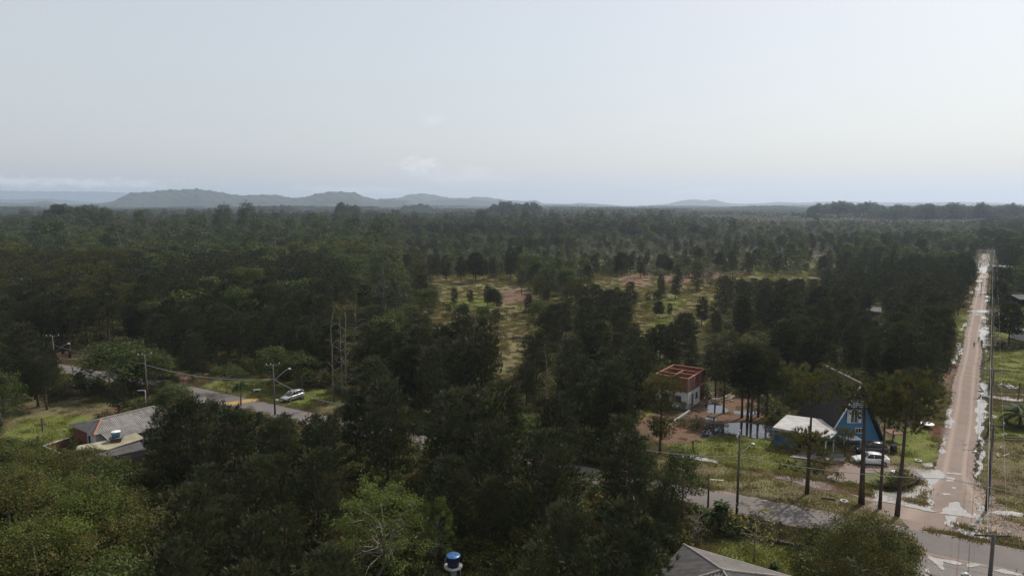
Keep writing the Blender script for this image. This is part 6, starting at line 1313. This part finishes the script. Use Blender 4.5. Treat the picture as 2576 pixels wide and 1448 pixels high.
# far forest patches
def patch(seed, S, n, hm, mat, cnt=26, size=1.9, hv=.25):
    rng = np.random.default_rng(seed); c = rng.uniform(-S / 2, S / 2, (n, 2)); h_ = hm * rng.uniform(1 - hv, 1 + hv, n); Cc = []; N = []; T = []
    for i in range(n):
        d = unit(rng.normal(0, 1, (cnt, 3))); d[:, 2] = np.abs(d[:, 2]) * 1.0 - .15; r = rng.uniform(2.2, 4.0)
        Cc.append(np.array([c[i, 0], c[i, 1], h_[i] - r * 1.15]) + d * np.array([r, r, r * 1.2]) * rng.uniform(.8, 1.05, (cnt, 1))); N.append(d + rng.normal(0, .35, (cnt, 3))); T.append(np.clip(rng.uniform(.1, .9) + rng.normal(0, .1, cnt), 0, 1))
    V, F, T = leaves(rng, np.concatenate(Cc), np.concatenate(N), size, np.concatenate(T))
    return np_mesh('forest_patch', V, [F], [mat], None, T)
pcol = proto_col('forest_patch', [patch(61, 70, 130, 12, M_PINE), patch(62, 70, 120, 11, M_BROAD), patch(63, 70, 130, 13, M_PINE, hv=.35), patch(64, 70, 110, 7, M_SCRUB, hv=.4), patch(65, 70, 130, 20, M_EUC, hv=.2, size=2.4)])
pts, rots, scs, idx = [], [], [], []; y = 1150.0
while y < 5600:
    k_ = 1 + (y - 1150) / 1800; step = 62 * k_; half = .82 * y + 80; x = -half
    while x < half:
        jx, jy = x + rnd.uniform(-.2, .2) * step, y + rnd.uniform(-.2, .2) * step; x += step; px, py, zc = proj(jx, jy, 0)
        wv = wob(jx, jy, 420, 2.0); w2 = wob(jx, jy, 900, 4.0)
        if 1240 < y < 1500 and 930 < px < 1220 and rnd.random() < .8: continue
        if w2 > 1.0 and y > 2000 and rnd.random() < .5: continue
        i = 0 if wv > .2 else (2 if wv > -.4 else 1)
        if px > 1700 and wv < .2: i = 3 if y < 1700 else 1
        if y > 2200 and wob(jx, jy, 300, 7) > .9: i = 4
        pts.append((jx, jy, 0)); rots.append((0, 0, rnd.randrange(4) * PI / 2 + rnd.uniform(-.2, .2))); hz_ = (1 + .3 * wob(jx, jy, 260, 3) * .5) * rnd.uniform(.85, 1.1) * (1 + .12 * (k_ - 1)); scs.append((k_, k_, hz_)); idx.append(i)
    y += step * .95
scatter('far_forest', pcol, pts, rots, scs, idx, 'endless hazy forest reaching the hills')

# ------------------------------------------------------------ undergrowth, grass and weeds
def tuft(seed, n, L, W, mat, sp=.5):
    rng = np.random.default_rng(seed); c = np.concatenate([rng.normal(0, sp, (n, 2)), np.zeros((n, 1))], 1); a = unit(np.concatenate([rng.normal(0, .35, (n, 2)), np.ones((n, 1))], 1))
    V, F, T = needles(rng, c, a, 3, L, W, .5); return np_mesh('weed_tuft', V, [F], [mat], None, T)
gcol = proto_col('weed_tuft', [tuft(71, 46, .26, .035, M_GRASS), tuft(72, 46, .34, .035, M_DRYGR), tuft(73, 30, .8, .05, M_DRYGR, .4), one_mesh(leafy(74, .9, .7, ncl=9, per=26, cr=.35, size=.16, crown0=.25), 'weed_bush'), one_mesh(leafy(75, 1.3, .9, ncl=10, per=30, cr=.45, size=.2, crown0=.2, mat=M_OLIVE), 'weed_bush2'), tuft(76, 70, .12, .03, M_GRASS, .7), tuft(77, 70, .13, .03, M_DRYGR, .7)])
pts, rots, scs, idx = [], [], [], []
gl = [GP(p) for p in lawn]; gd = [GP(p) for p in dry]; gr_ = [GP(p) for p in red]
NG = 46000; rg = np.random.default_rng(9); yv = 42 + (rg.random(NG) ** 1.5) * 330; xv = (rg.random(NG) * 2 - 1) * (.79 * yv + 4)
il = np.zeros(NG, bool); idr = np.zeros(NG, bool); ird = np.zeros(NG, bool)
for p in gl: il |= in_poly(xv, yv, p)
for p in gd: idr |= in_poly(xv, yv, p)
for p in gr_: ird |= in_poly(xv, yv, p)
wet = np.zeros(NG, bool)
for p in PW: wet |= in_poly(xv, yv, GP(p))
dr_ = GP([(2080, 1200), (2130, 1160), (2330, 1180), (2370, 1235), (2290, 1198), (2160, 1215)]); wet |= in_poly(xv, yv, dr_)
for p in [c3([(465, 475), (600, 480), (800, 485), (960, 490), (960, 570), (800, 575), (600, 540), (440, 565)]), c3([(480, 335), (560, 350), (620, 400), (490, 410)]), c5([(440, 1230), (600, 1215), (900, 1265), (1300, 1330), (1700, 1390), (1800, 1700), (300, 1700), (380, 1400)]), [(2290, 1330), (2130, 1240), (2400, 1290), (2420, 1340)]]: wet |= in_poly(xv, yv, GP(p))
for i in range(NG):
    x, y = float(xv[i]), float(yv[i])
    if wet[i]: continue
    a, b = road_dist(x, y)
    if a < 2.7 or b < 2.6: continue
    if any((x - c_.x) ** 2 + (y - c_.y) ** 2 < (r_ * .62) ** 2 for c_, r_ in bl): continue
    u = rnd.random()
    if ird[i]:
        if u > .12: continue
        k_ = rnd.choice([0, 1, 3])
    elif il[i]: k_ = 5 if u < .8 else (0 if u < .97 else (1 if u < .993 else 3))
    elif idr[i] and y < 115: k_ = 6 if u < .60 else 5 if u < .74 else (0 if u < .88 else (1 if u < .985 else 3))
    elif idr[i]: k_ = 1 if u < .45 else (0 if u < .62 else (2 if u < (.84 if y > 110 else .64) else (3 if u < .9 and y > 100 else 5)))
    elif u < .30: k_ = 3 if u < .18 else 4
    else: k_ = 1 if u < .80 else (0 if u < .92 else 2)
    if b < 5 and k_ in (3, 4): k_ = 1
    if idr[i] and y < 115 and rnd.random() < .55: continue
    s = rnd.uniform(.6, 1.2) * (1 + max(0, y - 130) / 260)
    if k_ in (2, 3, 4):
        px, py, zc = proj(x, y, 0); m = (np.abs(ks[:, 0] - px) < 10) & (ks[:, 1] < py + 4) & (ks[:, 1] > py - 1.6 * s * FPX / zc) & (ks[:, 2] > y - 1)
        if m.sum() > 2: k_ = 5 if k_ == 3 else 1; s *= .6
    if k_ in (3, 4) and not (il[i] or idr[i]): s *= rnd.uniform(.9, 1.6)
    pts.append((x, y, 0)); rots.append((0, 0, rnd.uniform(0, 6.28))); scs.append((s, s, s)); idx.append(k_)
scatter('undergrowth', gcol, pts, rots, scs, idx, 'grass, weeds and low bushes covering the ground')
